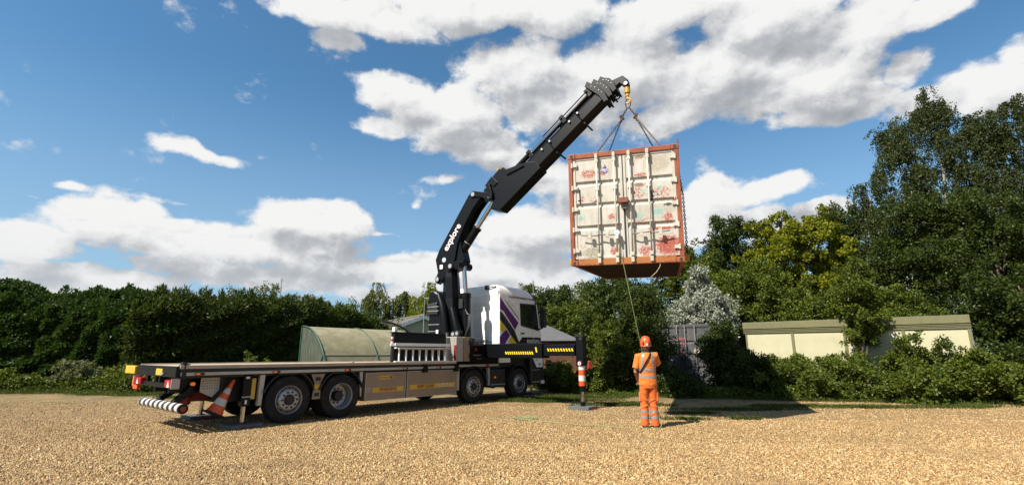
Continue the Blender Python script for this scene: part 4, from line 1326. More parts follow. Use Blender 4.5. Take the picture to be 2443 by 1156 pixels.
for t0, t1 in ((.78, 1.20), (-1.20, -.78)):
    q = TB(); q.box(-2.29, -2.17, t0, t1, .86, 1.0); tl = q.build('tail_lamp', 'red_lens', truck, bevel=.02)
    q = TB(); q.prism([(t0 + .17, .865), (t0 + .30, .865), (t0 + .22, .98)], -2.295, -2.291, 'yz'); q.build('white_wedge', 'lamp_white', tl)  # white wedge set on the red lamp face
    q = TB(); q.box(-2.30, -2.16, *sorted((math.copysign(1.203, t0 + t1), math.copysign(1.225, t0 + t1))), .84, 1.03); q.build('lamp_bracket', 'aluminium', tl)
q = TB(); q.cyl((-1.93, 1.16, .92), (-1.93, 1.24, .92), .035, 10); q.build('marker_light', 'amber_lens', truck)
stripes('bar_stripes', (0.45, 0.44, 0.42), (0.012, 0.012, 0.012), 1, 0.30)
q = TB(); q.cyl((-2.06, -1.22, .47), (-2.06, 1.25, .47), .088, 24); ub = q.build('underrun_bar', 'bar_stripes', truck, smooth=True)
q = TB(); q.cyl((-2.06, 1.251, .47), (-2.06, 1.27, .47), .09, 24); q.build('end_cap', 'rubber', ub)
q = TB(); q.cyl((-2.06, 1.271, .47), (-2.06, 1.275, .47), .05, 18); q.build('reflector', 'red_plastic', ub)
for t in (-.35, .55):
    q = TB(); q.prism([(-2.1, .52), (-1.98, .52), (-1.35, .92), (-1.35, 1.02), (-1.62, 1.02)], t - .07, t + .07); q.build('underrun_arm', 'black_paint', truck, bevel=.008)
q = TB(); q.lathe([(.02, -.10), (.14, -.06), (.17, .02), (.15, .09), (.05, .13)], 'x', 16, (-1.72, .2, .60)); q.box(-1.68, -1.3, .1, .3, .52, .78); q.prism([(-1.95, .42), (-1.75, .62), (-1.6, .62), (-1.7, .42)], .12, .28); q.build('tow_coupling', 'dark_red', truck, smooth=True)
q = TB(); q.prism([(-1.66, 1.02), (-1.28, 1.02), (-1.28, .78), (-1.42, .62), (-1.66, .74)], .80, .812); pp = q.build('perforated_plate', 'aluminium', truck)
q = TB()
for i in range(7):
    for j in range(4):
        q.cyl((-1.62 + i * .045, .8125, .80 + j * .05), (-1.62 + i * .045, .815, .80 + j * .05), .011, 6)
q.build('perforations', 'chassis_black', pp)
q = TB(); q.box(-1.3, -.6, -.9, .86, .5, 1.02); q.box(-.55, 0.4, -.7, .7, .62, 1.02); q.build('rear_crossmember', 'chassis_black', truck, bevel=.02)

# rear stabiliser legs
stripes('leg_bands', (0.55, 0.062, 0.008), (0.5, 0.5, 0.48), 2, 0.30)
for t in (1.08, -1.2):
    q = TB(); q.box(-.97, -.80, t - .085, t + .085, .42, 1.06); sl = q.build('stabiliser_leg', 'black_paint', truck, bevel=.01)
    q = TB(); q.cyl((-.885, t, .105), (-.885, t, .42), .045, 18); q.build('ram', 'chrome', sl, smooth=True)
    q = TB(); q.box(-.98, -.79, t + .086, t + .094, .60, .625); q.build('collar', 'pole_grey', sl)
    q = TB(); q.box(-.91, -.87, t + .086, t + .092, .47, .55); q.box(-.93, -.86, t + .086, t + .091, .98, 1.02); q.build('label', 'decal_white', sl)
    q = TB(); q.cyl((-.885, t, .085), (-.885, t, .105), .09, 16); q.build('foot', 'chassis_black', sl)

# cab
def rrect(s0, s1, hw, rr_, rf, n=5):
    pts = []
    for (cx_, cy_, a0, rad) in ((s1 - rf, hw - rf, 0, rf), (s0 + rr_, hw - rr_, 90, rr_), (s0 + rr_, -hw + rr_, 180, rr_), (s1 - rf, -hw + rf, 270, rf)):
        for i in range(n + 1):
            a = R(a0 + 90 * i / n)
            pts.append((cx_ + rad * math.cos(a), cy_ + rad * math.sin(a)))
    return pts
levels = [(1.42, 7.0, 9.46, 1.235, .06, .22), (1.55, 7.0, 9.50, 1.25, .06, .24), (1.85, 7.0, 9.52, 1.25, .06, .26), (2.32, 7.0, 9.48, 1.25, .06, .28), (2.55, 7.0, 9.42, 1.25, .06, .28), (3.22, 7.0, 9.22, 1.245, .06, .28), (3.36, 7.0, 9.18, 1.24, .06, .30),
          (3.50, 7.0, 9.10, 1.225, .07, .32), (3.62, 7.0, 8.98, 1.20, .09, .34), (3.72, 7.01, 8.80, 1.16, .12, .34), (3.79, 7.04, 8.55, 1.08, .15, .34), (3.82, 7.12, 8.3, .95, .15, .3)]
q = TB()
vs, fs = [], []
for (z, s0, s1, hw, r_, rf) in levels:
    vs += [(x, y, z) for (x, y) in rrect(s0, s1, hw, r_, rf)]
n_ = len(rrect(0, 1, 1, .1, .1))
for i in range(len(levels) - 1):
    for k in range(n_):
        k2 = (k + 1) % n_
        fs.append((i * n_ + k, i * n_ + k2, (i + 1) * n_ + k2, (i + 1) * n_ + k))
fs.append(tuple(range(n_)))
fs.append(tuple(range((len(levels) - 1) * n_, len(levels) * n_)))
q.add(vs, fs)
cab = q.build('cab', 'white_paint', truck, smooth=True)
q = TB()
for z, h_ in ((3.44, .018), (3.18, .03), (3.10, .012), (2.98, .012), (1.92, .014), (2.05, .012)):
    q.box(6.986, 6.999, -1.1 if z > 2.5 else .35, 1.12, z, z + h_)
q.box(6.984, 6.999, 1.135, 1.2, 1.6, 3.62)
q.build('back_panel_rib', 'white_paint', cab, bevel=.004)
q = TB(); q.box(6.93, 6.99, .62, .78, 3.66, 3.80); q.cyl((6.95, .78, 3.72), (6.98, 1.12, 3.74), .022, 8); q.build('work_lamp', 'black_plastic', cab, bevel=.01)
T1 = 1.2515
def decal(pts, mat, off=0.0, name='livery'):
    q = TB(); q.prism(pts, T1 - .012, T1 + .002 + off)
    return q.build(name, mat, cab)
decal([(7.03, 3.38), (7.16, 3.25), (7.30, 3.12), (8.02, 2.54), (7.82, 2.30), (7.45, 2.66), (7.18, 2.92), (7.03, 2.95)], 'decal_purple')
decal([(7.03, 2.90), (7.16, 2.84), (7.80, 2.27), (7.92, 2.06), (8.1, 1.80), (7.46, 1.80), (7.62, 2.08), (7.36, 2.34), (7.03, 2.60)], 'decal_black', .001)
decal([(7.03, 2.57), (7.35, 2.32), (7.20, 2.19), (7.03, 2.27)], 'decal_yellow', .002)
decal([(7.03, 2.05), (7.18, 2.18), (7.36, 2.30), (7.56, 2.10), (7.28, 1.80), (7.03, 1.80)], 'decal_purple', .0015)
decal([(7.38, 1.80), (7.95, 1.80), (7.62, 2.09)], 'decal_yellow', .0025)
decal([(7.38, 1.80), (7.50, 1.80), (7.55, 1.88), (7.47, 1.90)], 'decal_white', .0035)
decal([(7.03, 2.935), (7.18, 2.895), (7.80, 2.29), (7.80, 2.31), (7.19, 2.915), (7.03, 2.95)], 'decal_white', .003)
# black skirt carrying the name
q = TB(); q.prism([(7.6, 1.50), (9.30, 1.50), (9.30, 2.06), (8.22, 2.06), (8.0, 1.84), (7.6, 1.84)], 1.2405, 1.2605); q.build('livery', 'decal_black', cab)
text('lettering', 'explore', .25, side_frame(8.84, 1.262, 1.945), 'decal_white', cab, sx=.95)
text('lettering', 'exploretransport.co.uk', .15, side_frame(8.22, 1.2385, 3.435) @ Matrix.Rotation(R(-6), 4, 'X'), 'decal_grey', cab, extrude=.006, sx=1.02)
# lattice print
q = TB()
for k in range(8):
    a = 7.30 + k * .085
    q.prism([(a, 3.30 - k * .07), (a + .012, 3.30 - k * .07), (a + .262, 3.05 - k * .07), (a + .25, 3.05 - k * .07)], T1 - .01, T1 + .0012)
    q.prism([(a + .25, 3.30 - k * .07), (a + .262, 3.30 - k * .07), (a + .012, 3.05 - k * .07), (a, 3.05 - k * .07)], T1 - .01, T1 + .0016)
q.build('lattice_print', 'decal_grey', cab)
for sg in (1, -1):
    tt = sg * 1.25
    def sp2(a): return tuple(sorted((tt, tt + sg * a)))
    q = TB(); q.prism([(8.02, 3.28), (9.08, 3.28), (9.28, 2.36), (9.28, 2.07), (8.02, 2.07)], *sp2(.008)); dr = q.build('door', 'white_paint', cab, bevel=.004)
    q = TB(); q.prism([(8.12, 3.20), (8.98, 3.22), (9.14, 2.34), (8.60, 2.42), (8.16, 2.48)], *sorted((tt + sg * .002, tt + sg * .014))); wn_ = q.build('window', 'glass_dark', dr)
    q = TB()
    for a_, b_ in (((8.10, 3.22), (9.0, 3.24)), ((9.0, 3.24), (9.16, 2.32)), ((9.16, 2.32), (8.60, 2.40)), ((8.6, 2.40), (8.14, 2.46)), ((8.14, 2.46), (8.10, 3.22))):
        q.cyl((a_[0], tt + sg * .012, a_[1]), (b_[0], tt + sg * .012, b_[1]), .018, 6)
    q.build('window_seal', 'black_plastic', dr)
    q = TB(); q.box(8.12, 8.32, *sorted((tt + sg * .012, tt + sg * .035)), 2.16, 2.21); q.build('handle', 'black_plastic', dr, bevel=.006)
    q = TB(); q.box(9.18, 9.30, *sorted((tt + sg * .05, tt + sg * .30)), 2.42, 3.12)
    mo = q.build('mirror', 'black_plastic', cab, bevel=.04)
    q = TB(); q.cyl((9.1, tt, 3.2), (9.24, tt + sg * .18, 3.13), .025, 8); q.cyl((9.2, tt, 2.36), (9.24, tt + sg * .15, 2.42), .03, 8); q.build('mirror_arm', 'black_plastic', mo)
    q = TB(); q.box(9.172, 9.179, *sorted((tt + sg * .08, tt + sg * .27)), 2.5, 3.05); q.build('mirror_glass', 'glass_dark', mo)
q = TB(); q.box(8.95, 9.12, .9, 1.27, 3.26, 3.30); q.build('visor', 'black_plastic', cab, bevel=.01)
q = TB(); q.prism([(2.45, 9.445), (3.2, 9.235), (3.2, 9.25), (2.45, 9.46)][::1], -.95, .95, 'xz')
# windscreen: a pane leaning back across the front
q = TB(); q.add([(9.455, -1.0, 2.45), (9.455, 1.0, 2.45), (9.255, .98, 3.18), (9.255, -.98, 3.18), (9.44, -1.0, 2.45), (9.44, 1.0, 2.45), (9.24, .98, 3.18), (9.24, -.98, 3.18)], [(0, 1, 2, 3), (4, 7, 6, 5), (0, 4, 5, 1), (1, 5, 6, 2), (2, 6, 7, 3), (3, 7, 4, 0)])
q.build('windscreen', 'glass_dark', cab)
q = TB(); q.box(9.44, 9.53, -.9, .9, 1.5, 2.25); q.build('grille', 'black_plastic', cab, bevel=.03)
q = TB(); q.box(8.72, 9.50, -1.24, 1.24, .42, 1.41); bm_ = q.build('bumper', 'black_plastic', cab, bevel=.05)
q = TB(); q.prism([(8.78, 1.40), (9.42, 1.40), (9.40, 1.02), (9.05, 1.02)], 1.235, 1.252); q.build('corner_panel', 'white_paint', bm_)
text('lettering', '540', .10, side_frame(9.22, 1.2535, 1.12), 'decal_black', bm_, bold=.002)
q = TB(); q.box(9.0, 9.12, 1.2525, 1.254, 1.26, 1.31); q.build('badge', 'house_trim', bm_)
q = TB(); q.box(8.80, 9.25, 1.241, 1.252, .50, .53); q.box(8.80, 9.25, 1.241, 1.252, .92, .94); q.build('step', 'aluminium', bm_)
q = TB(); q.box(7.05, 7.60, 1.15, 1.24, 1.20, 1.41); q.build('rear_valance', 'white_paint', cab, bevel=.02)
q = TB(); q.box(7.0, 8.7, -1.0, 1.0, 1.05, 1.40); q.build('cab_floor', 'chassis_black', cab)
q = TB(); q.box(9.3, 9.5, 1.15, 1.255, .44, .56); q.build('fog_lamp', 'lamp_white', bm_)

# ------------------------------------------------------------------ crane (r along the arm, w towards the viewer, z up)
uL = Vector((math.cos(R(-31.81)), math.sin(R(-31.81)), 0))
vL = Vector((uL.y, -uL.x, 0))
COLW = C0 + HD * 6.0
Minv = Matrix.Rotation(-TRUCK_RZ, 4, 'Z') @ Matrix.Translation(-C0)
def cr(p):
    return Minv @ (COLW + uL * p[0] + vL * p[1] + Vector((0, 0, p[2])))
def KB():
    return MB(cr)
uT = (Minv.to_3x3() @ uL)
vT = (Minv.to_3x3() @ vL)
# base and outrigger box
q = TB(); q.box(5.68, 6.95, -1.15, 1.17, 1.21, 1.76); q.box(5.75, 6.6, -.5, .5, 1.765, 2.0); q.build('crane_base', 'black_paint', truck, bevel=.02)
q = TB(); q.box(6.45, 6.86, -1.2, 3.4, 1.36, 1.80); bo = q.build('outrigger_beam', 'black_paint', truck, bevel=.012)
q = TB(); q.box(6.52, 6.80, 3.41, 4.5, 1.43, 1.75); q.build('beam_extension', 'black_paint', bo, bevel=.01)
def hazard(t0, t1, z0, z1, sface, nm='hazard_stripe'):
    q = TB()
    n = int((t1 - t0) / .085)
    for k in range(n):
        a = t0 + k * (t1 - t0) / n
        q.prism([(a, z1), (a + .05, z1), (a + .085, z0), (a + .035, z0)], sface - .004, sface, 'yz')
    return q.build(nm, 'decal_yellow', bo)
hazard(1.98, 3.1, 1.47, 1.555, 6.446)
hazard(3.55, 4.48, 1.56, 1.64, 6.516)
hazard(3.16, 3.26, 1.53, 1.68, 6.446)
q = TB(); q.box(6.55, 6.77, 4.52, 4.76, 1.16, 1.99); lg = q.build('outrigger_leg', 'black_paint', truck, bevel=.02)
q = TB(); q.cyl((6.66, 4.64, 1.95), (6.66, 4.64, 2.04), .11, 16); q.cyl((6.555, 4.7, 1.9), (6.53, 4.7, 1.9), .05, 10); q.build('leg_cap', 'black_plastic', lg, smooth=True)
q = TB(); q.cyl((6.66, 4.64, .62), (6.66, 4.64, 1.16), .095, 22); q.build('striped_sleeve', 'leg_bands', lg, smooth=True)
q = TB(); q.cyl((6.66, 4.64, .46), (6.66, 4.64, .62), .085, 20); q.build('sleeve_end', 'black_paint', lg, smooth=True)
q = TB(); q.cyl((6.66, 4.64, .20), (6.66, 4.64, .46), .058, 18); q.build('ram', 'chrome', lg, smooth=True)
q = TB(); q.cyl((6.66, 4.64, .085), (6.66, 4.64, .20), .07, 18); q.build('foot', 'black_paint', lg, smooth=True)
q = TB(); q.cyl((6.549, 4.64, 1.23), (6.538, 4.64, 1.23), .065, 18); lo2 = q.build('round_label', 'decal_white', lg)
q = TB(); q.ring((6.536, 4.64, 1.23), (1, 0, 0), .058, .008, 18, 5); q.build('label_ring', 'maroon_ink', lo2)
q = TB(); q.box(6.534, 6.537, 4.625, 4.655, 1.20, 1.26); q.build('label_mark', 'decal_black', lo2)
# far-side outrigger pulled out as well
q = TB(); q.box(6.50, 6.81, -3.0, -1.21, 1.38, 1.76); q.build('beam_extension', 'black_paint', bo, bevel=.01)
q = TB(); q.box(6.52, 6.80, -3.28, -3.0, 1.1, 1.95); lg2 = q.build('outrigger_leg', 'black_paint', truck, bevel=.02)
q = TB(); q.cyl((6.66, -3.14, .085), (6.66, -3.14, 1.1), .06, 16); q.build('ram', 'chrome', lg2, smooth=True)
# front jack
q = TB(); q.box(9.52, 9.95, .25, .5, .55, .85); jk = q.build('front_jack', 'black_paint', truck, bevel=.01)
q = TB(); q.cyl((9.85, .37, .085), (9.85, .37, .8), .05, 14); q.build('ram', 'chrome', jk, smooth=True)
# control cabinet and valve bank
q = TB(); q.box(5.10, 5.40, .55, 1.18, 1.26, 2.0); q.build('oil_tank', 'aluminium', truck, bevel=.015)
q = TB(); q.box(5.42, 5.68, .6, 1.19, 1.26, 2.0); cb = q.build('control_cabinet', 'taupe_panel', truck, bevel=.012)
q = TB(); q.box(5.52, 5.60, 1.191, 1.196, 1.90, 1.96); q.build('label', 'label_yellow', cb)
q = TB(); q.box(5.63, 5.665, 1.191, 1.21, 1.75, 1.9); q.box(5.63, 5.665, 1.191, 1.21, 1.36, 1.5); q.build('latch', 'chassis_black', cb)
q = TB(); q.box(5.08, 5.095, 1.1, 1.19, 1.30, 1.75); q.build('reflector_strip', 'red_plastic', truck)
q = TB(); q.cyl((5.95, 1.171, 1.62), (5.95, 1.20, 1.62), .05, 14); q.build('stop_button', 'red_plastic', truck)
q = TB(); q.box(5.85, 6.2, 1.171, 1.176, 1.43, 1.46); q.box(6.0, 6.25, 1.171, 1.176, 1.33, 1.345); q.build('control_label', 'decal_grey', truck)
q = TB(); q.cyl((5.72, 1.12, 1.86), (6.75, 1.12, 1.86), .014, 6)
for k in range(6):
    q.cyl((5.8 + k * .14, 1.1, 1.76), (5.82 + k * .14, 1.14, 1.9), .012, 6); q.cyl((5.82 + k * .14, 1.14, 1.9), (5.82 + k * .14, 1.14, 1.93), .022, 8)
q.build('control_levers', 'chassis_black', truck)
q = TB(); q.box(6.02, 6.12, 1.13, 1.16, 1.79, 1.84); q.build('marker_light', 'red_lens', truck)
# column with its rounded casing
q = KB()
q.tube([(0.05, 0, 1.9), (0.03, 0, 2.6), (-.02, 0, 3.3), (-.06, 0, 4.0), (-.10, 0, 4.35)], [(.42, .40), (.40, .38), (.33, .30), (.30, .27), (.26, .24)], 8)
q.build('crane_column', 'black_paint', truck, bevel=.02)
q = KB(); q.prism([(-.60, 2.05), (-.60, 3.05), (-.66, 3.2), (-.62, 3.52), (-.40, 3.58), (-.12, 3.4), (.05, 3.0), (.18, 2.5), (.32, 2.05)], -.42, .50); cs = q.build('column_casing', 'black_paint', truck, bevel=.07)
q = KB(); q.prism([(-.64, 2.75), (-.64, 3.10), (-.22, 3.16), (-.16, 2.75)], .505, .56); q.build('valve_cover', 'black_plastic', cs, bevel=.03)
q = KB()
for z in (2.20, 2.42, 2.86, 3.0):
    q.box(-.58, -.12, .502 if z < 2.7 else .562, .515 if z < 2.7 else .57, z, z + .02)
q.build('casing_rib', 'pole_grey', cs)
q = KB(); q.box(-.20, -.10, .52, .57, 2.12, 2.25); q.build('work_lamp', 'lamp_white', truck, bevel=.01)
# fat bent hose/arm casing between column and lift ram
q = KB(); q.tube([(-.25, .42, 3.42), (-.05, .46, 3.05), (.08, .48, 2.6), (.14, .46, 2.1)], [.10, .12, .13, .14], 12); q.build('bent_casing', 'black_paint', truck, smooth=True)
q = KB(); q.tube([(.28, .35, 2.95), (.42, .38, 2.6), (.55, .4, 2.25), (.62, .4, 2.05)], [.11, .13, .12, .1], 12); q.build('bent_casing', 'black_paint', truck, smooth=True)
for k in range(5):
    q = KB()
    a = k * .05
    q.tube([(.62 + a, .1 + .04 * k, 2.95 - .05 * k), (.78 + a, .12 + .04 * k, 2.7), (.80 + a, .15 + .04 * k, 2.4), (.74 + a * .5, .2 + .04 * k, 2.05)], .022, 6)
    q.build('hydraulic_hose', 'chassis_black', truck, smooth=True)
for (r_, z_) in ((.50, 2.10), (.22, 2.08), (.66, 2.12)):
    q = KB(); q.cyl((r_, .36, z_), (r_, .55, z_), .10, 18); po = q.build('pivot_boss', 'black_plastic', truck, smooth=True)
    q = KB(); q.cyl((r_, .551, z_), (r_, .57, z_), .055, 16); q.build('pin_cap', 'pin_metal', po, smooth=True)
# lift ram
q = KB(); q.cyl((.62, 0.0, 2.02), (.56, 0.0, 3.42), .165, 20); q.cyl((.565, 0, 3.3), (.56, 0, 3.45), .185, 20); q.build('lift_cylinder', 'black_paint', truck, smooth=True)
q = KB(); q.box(.44, .60, .17, .21, 2.95, 3.25); q.build('cylinder_valve', 'black_plastic', truck)
q = KB(); q.cyl((.565, 0, 3.4), (.47, 0, 4.38), .075, 18); q.build('lift_rod', 'chrome', truck, smooth=True)
# knuckle cross tube
q = KB(); q.cyl((.40, -.40, 4.40), (.40, .34, 4.40), .13, 18); q.build('cross_tube', 'black_paint', truck, smooth=True)
# main boom: two cheek plates and a box between
mo_out = [(-.58, 4.66), (-.44, 4.98), (.80, 6.78), (.96, 6.90), (1.12, 6.86), (1.30, 6.62), (.98, 6.28), (.66, 5.80), (.36, 5.16), (.26, 4.60), (.16, 4.30), (.05, 4.22), (-.20, 4.02), (-.34, 3.78), (-.52, 3.84), (-.56, 4.0), (-.46, 4.2)]
for ww in ((.20, .26), (-.26, -.20)):
    q = KB(); q.prism(mo_out, *ww); mbm = q.build('main_boom', 'black_paint', truck, bevel=.01)
    if ww[0] > 0:
        bx_ = (Vector((1.28, 0, 1.85))).normalized()
        d_ = (uT * bx_.x + Vector((0, 0, 1)) * bx_.z).normalized()
        n_up = (uT * -bx_.z + Vector((0, 0, 1)) * bx_.x).normalized()
        o_ = cr((.13, .2625, 5.38))
        text('lettering', 'explore', .33, frame(o_, d_, n_up), 'decal_white', mbm, bold=.006)
        q = KB(); q.box(-.38, -.25, .2605, .264, 4.32, 4.46); q.build('label', 'decal_white', mbm)
q = KB(); q.prism([(-.40, 4.70), (.84, 6.70), (1.20, 6.60), (.93, 6.36), (.60, 5.85), (.42, 5.2), (.60, 4.55), (.5, 4.36), (-.1, 4.3), (-.38, 4.5)], -.195, .195); q.build('boom_web', 'black_paint', truck, bevel=.01)
def pin(r_, z_, rad=.075, wv=.262, cap='pin_metal'):
    q = KB(); q.cyl((r_, -wv - .04, z_), (r_, wv + .03, z_), rad * 1.45, 18); po = q.build('pivot_boss', 'black_paint', truck, smooth=True)
    q = KB(); q.cyl((r_, wv + .031, z_), (r_, wv + .05, z_), rad, 18); q.build('pin_cap', cap, po, smooth=True)
for (r_, z_) in ((-.45, 3.97), (.10, 4.38), (1.0, 6.76)):
    pin(r_, z_)
for (r_, z_) in ((1.62, 6.92), (1.72, 6.56)):
    pin(r_, z_, .075, .30)
q = KB(); q.cyl((-.19, .262, 4.62), (-.19, .28, 4.62), .085, 20); q.build('pin_cap', 'house_trim', truck, smooth=True)
q = KB(); q.ring((-.47, .1, 4.98), (0, 1, 0), .055, .018, 14, 6); q.ring((-.36, .1, 5.05), (0, 1, 0), .05, .018, 14, 6); q.build('lifting_eye', 'black_paint', truck, smooth=True)
# link plates between main and outer boom
for ww in ((.27, .31), (-.31, -.27)):
    q = KB(); q.prism([(.90, 6.82), (1.02, 6.88), (1.30, 6.80), (1.76, 6.68), (1.84, 6.56), (1.74, 6.43), (1.60, 6.46), (1.36, 6.60), (1.10, 6.66), (.92, 6.66)], *ww); q.build('link_plate', 'black_paint', truck, bevel=.01)
    q = KB(); q.prism([(1.54, 6.98), (1.66, 7.02), (1.78, 6.80), (1.84, 6.58), (1.72, 6.46), (1.62, 6.6), (1.62, 6.76)], *(x + math.copysign(.045, x) for x in ww)); q.build('link_plate', 'black_paint', truck, bevel=.01)
# jib ram under the knuckle
jd0, jd1 = Vector((.30, 0, 4.78)), Vector((1.72, 0, 6.54))
jm = jd0.lerp(jd1, .50)
q = KB(); q.cyl(jd0, jm, .135, 20); q.cyl(jd0.lerp(jd1, .46), jm, .155, 20); jc = q.build('jib_cylinder', 'black_paint', truck, smooth=True)
q = KB(); q.cyl(jd0.lerp(jd1, .22), jd0.lerp(jd1, .23), .142, 20); q.build('band', 'pole_grey', jc)
q = KB(); q.cyl(jm, jd1, .07, 18); q.build('jib_rod', 'chrome', truck, smooth=True)
# outer boom: nested hexagon sections, axis direction
A0, A1 = Vector((1.78, 0, 6.22)), Vector((5.98, 0, 9.37))
ax = (A1 - A0).normalized()
up = Vector((-ax.z, 0, ax.x))
def section(d0, d1, hh, ww, name, lower=0.0):
    q = KB()
    prof = [(-ww, hh * .62), (-ww * .72, hh), (ww * .72, hh), (ww, hh * .62), (ww, -hh * .55), (ww * .45, -hh), (-ww * .45, -hh), (-ww, -hh * .55)]
    vs = [A0 + ax * d0 + Vector((0, a, 0)) + up * b for a, b in prof] + [A0 + ax * d1 + Vector((0, a, 0)) + up * b for a, b in prof]
    n = len(prof)
    q.add(vs, [tuple(range(n)), tuple(range(2 * n - 1, n - 1, -1))] + [(i, (i + 1) % n, n + (i + 1) % n, n + i) for i in range(n)])
    return q.build(name, 'black_paint', truck, bevel=.008)
section(1.3, 2.75, .315, .225, 'boom_section')
section(2.4, 3.95, .285, .205, 'boom_section')
section(3.2, 4.80, .26, .185, 'boom_section')
section(4.2, 5.02, .235, .165, 'boom_section')
section(4.6, 5.25, .21, .145, 'boom_section')
q = KB(); q.prism([(1.36, 6.72), (1.50, 7.05), (1.96, 7.44), (2.20, 7.52), (2.42, 7.36), (3.05, 7.52), (3.42, 7.45), (3.58, 7.20), (2.06, 6.05), (1.68, 6.16), (1.82, 6.48)], -.24, .24); ob = q.build('outer_boom', 'black_paint', truck, bevel=.02)
q = KB(); q.prism([(2.24, 7.38), (2.95, 7.48), (3.0, 7.38), (2.34, 7.20)], .242, .285); q.prism([(1.55, 7.08), (1.75, 7.27), (1.98, 7.02), (1.85, 6.9)], .242, .272); q.build('stiffener', 'black_paint', ob, bevel=.006)
q = KB(); q.ring((2.0, .1, 7.52), (0, 1, 0), .08, .012, 12, 5, (1.2, 1)); q.build('pipe_loop', 'chrome', ob)
q = KB(); q.cyl((1.9, .16, 7.46), (1.98, .16, 7.53), .035, 10); q.build('fitting', 'hook_yellow', ob)
# bands with guide rollers at the ends of the sections
for d_, hh, ww in ((2.75, .335, .24), (3.95, .305, .22)):
    q = KB()
    c_ = A0 + ax * d_
    for a0_, a1_ in (((-ww, -hh * .55), (-ww, hh * .62)), ((-ww, hh * .62), (-ww * .72, hh)), ((-ww * .72, hh), (ww * .72, hh)), ((ww * .72, hh), (ww, hh * .62)), ((ww, hh * .62), (ww, -hh * .55)), ((ww, -hh * .55), (ww * .45, -hh)), ((ww * .45, -hh), (-ww * .45, -hh)), ((-ww * .45, -hh), (-ww, -hh * .55))):
        q.cyl(c_ + Vector((0, a0_[0], 0)) + up * a0_[1], c_ + Vector((0, a1_[0], 0)) + up * a1_[1], .022, 6)
    q.cyl(c_ + Vector((0, -.3, 0)) - up * (hh + .05), c_ + Vector((0, .3, 0)) - up * (hh + .05), .03, 8)
    q.build('section_collar', 'black_paint', truck)
    for f_ in (-.30, .05):
        q = KB(); p_ = c_ + up * (hh * .42) + ax * f_; q.cyl(p_ + Vector((0, ww - .02, 0)), p_ + Vector((0, ww + .04, 0)), .035, 10); q.build('bolt_pair', 'pole_grey', truck, smooth=True)
# extension rams along the top
def ram(d0, d1, off, wv, rad, mat, name):
    q = KB(); q.cyl(A0 + ax * d0 + up * off + Vector((0, wv, 0)), A0 + ax * d1 + up * off + Vector((0, wv, 0)), rad, 14)
    return q.build(name, mat, truck, smooth=True)
ram(.95, 2.05, .50, .06, .085, 'black_paint', 'extension_cylinder')
ram(2.05, 3.6, .46, .10, .032, 'chrome', 'extension_rod')
ram(2.0, 3.5, .54, -.06, .072, 'black_paint', 'extension_cylinder')
ram(3.5, 4.8, .45, .08, .030, 'chrome', 'extension_rod')
ram(3.3, 4.7, .47, -.04, .080, 'black_paint', 'extension_cylinder')
ram(2.2, 3.5, .375, .15, .045, 'black_paint', 'extension_cylinder')
ram(3.5, 4.6, .58, .05, .018, 'black_paint', 'hydraulic_pipe')
ram(2.7, 3.6, .63, .02, .018, 'black_paint', 'hydraulic_pipe')
for d_ in (2.05, 3.55, 4.65):
    c_ = A0 + ax * d_ + up * .44
    M_ = Matrix(((ax.x, 0, up.x, c_.x), (0, 1, 0, 0), (ax.z, 0, up.z, c_.z), (0, 0, 0, 1)))
    q = KB(); q.box(-.08, .08, -.17, .20, -.18, .13, M_); q.cyl(M_ @ Vector((-.02, .19, .02)), M_ @ Vector((-.02, .24, .02)), .035, 10); bk = q.build('ram_bracket', 'black_paint', truck, bevel=.02)
# boom head: stepped plates
for k, d_ in enumerate((4.80, 4.99, 5.18)):
    hh = .31 - .03 * k; ts_ = (.95, .80, .66)[k]
    for ww in (.235 - .018 * k,):
        q = KB()
        c_ = A0 + ax * d_
        M_ = Matrix(((ax.x, 0, up.x, c_.x), (0, 1, 0, 0), (ax.z, 0, up.z, c_.z), (0, 0, 0, 1)))
        pr = [(-.10, .66 * ts_), (.06, .74 * ts_), (.10, .54 * ts_), (.20, .30 * ts_), (.20, -.02), (.12, -hh), (-.03, -hh), (.0, .02), (-.04, .3 * ts_)]
        pts = [M_ @ Vector((a, ww, b)) for a, b in pr] + [M_ @ Vector((a, -ww, b)) for a, b in pr]
        n = len(pr)
        q.add(pts, [tuple(range(n)), tuple(range(2 * n - 1, n - 1, -1))] + [(i, (i + 1) % n, n + (i + 1) % n, n + i) for i in range(n)])
        hd = q.build('head_plate', 'black_paint', truck, bevel=.012)
        q = KB()
        for (a, b) in ((.04, .46 * ts_), (.10, .34 * ts_), (.12, .14), (.13, 0.02)):
            p_ = M_ @ Vector((a, ww, b)); q.cyl(p_, p_ + Vector((0, .015, 0)), .014, 8)
        q.build('bolts', 'pin_metal', hd)
        q = KB(); q.cyl(M_ @ Vector((.08, -.28, -hh - .02)), M_ @ Vector((.08, .28, -hh - .02)), .03, 8); q.build('guide_roller', 'black_paint', hd)
q = KB(); q.prism([(5.80, 9.45), (6.0, 9.56), (6.34, 9.62), (6.48, 9.46), (6.50, 9.28), (6.36, 9.26), (6.24, 9.40), (6.05, 9.28), (5.9, 9.2)], -.11, .11); tp = q.build('boom_tip', 'black_paint', truck, bevel=.02)
q = KB(); q.ring((6.12, 0, 9.02), (0, 1, 0), .07, .025, 14, 6); q.build('eye', 'black_paint', tp, smooth=True)
q = KB(); q.cyl((6.43, -.13, 9.33), (6.43, .13, 9.33), .055, 14); q.build('pin_cap', 'decal_white', tp, smooth=True)
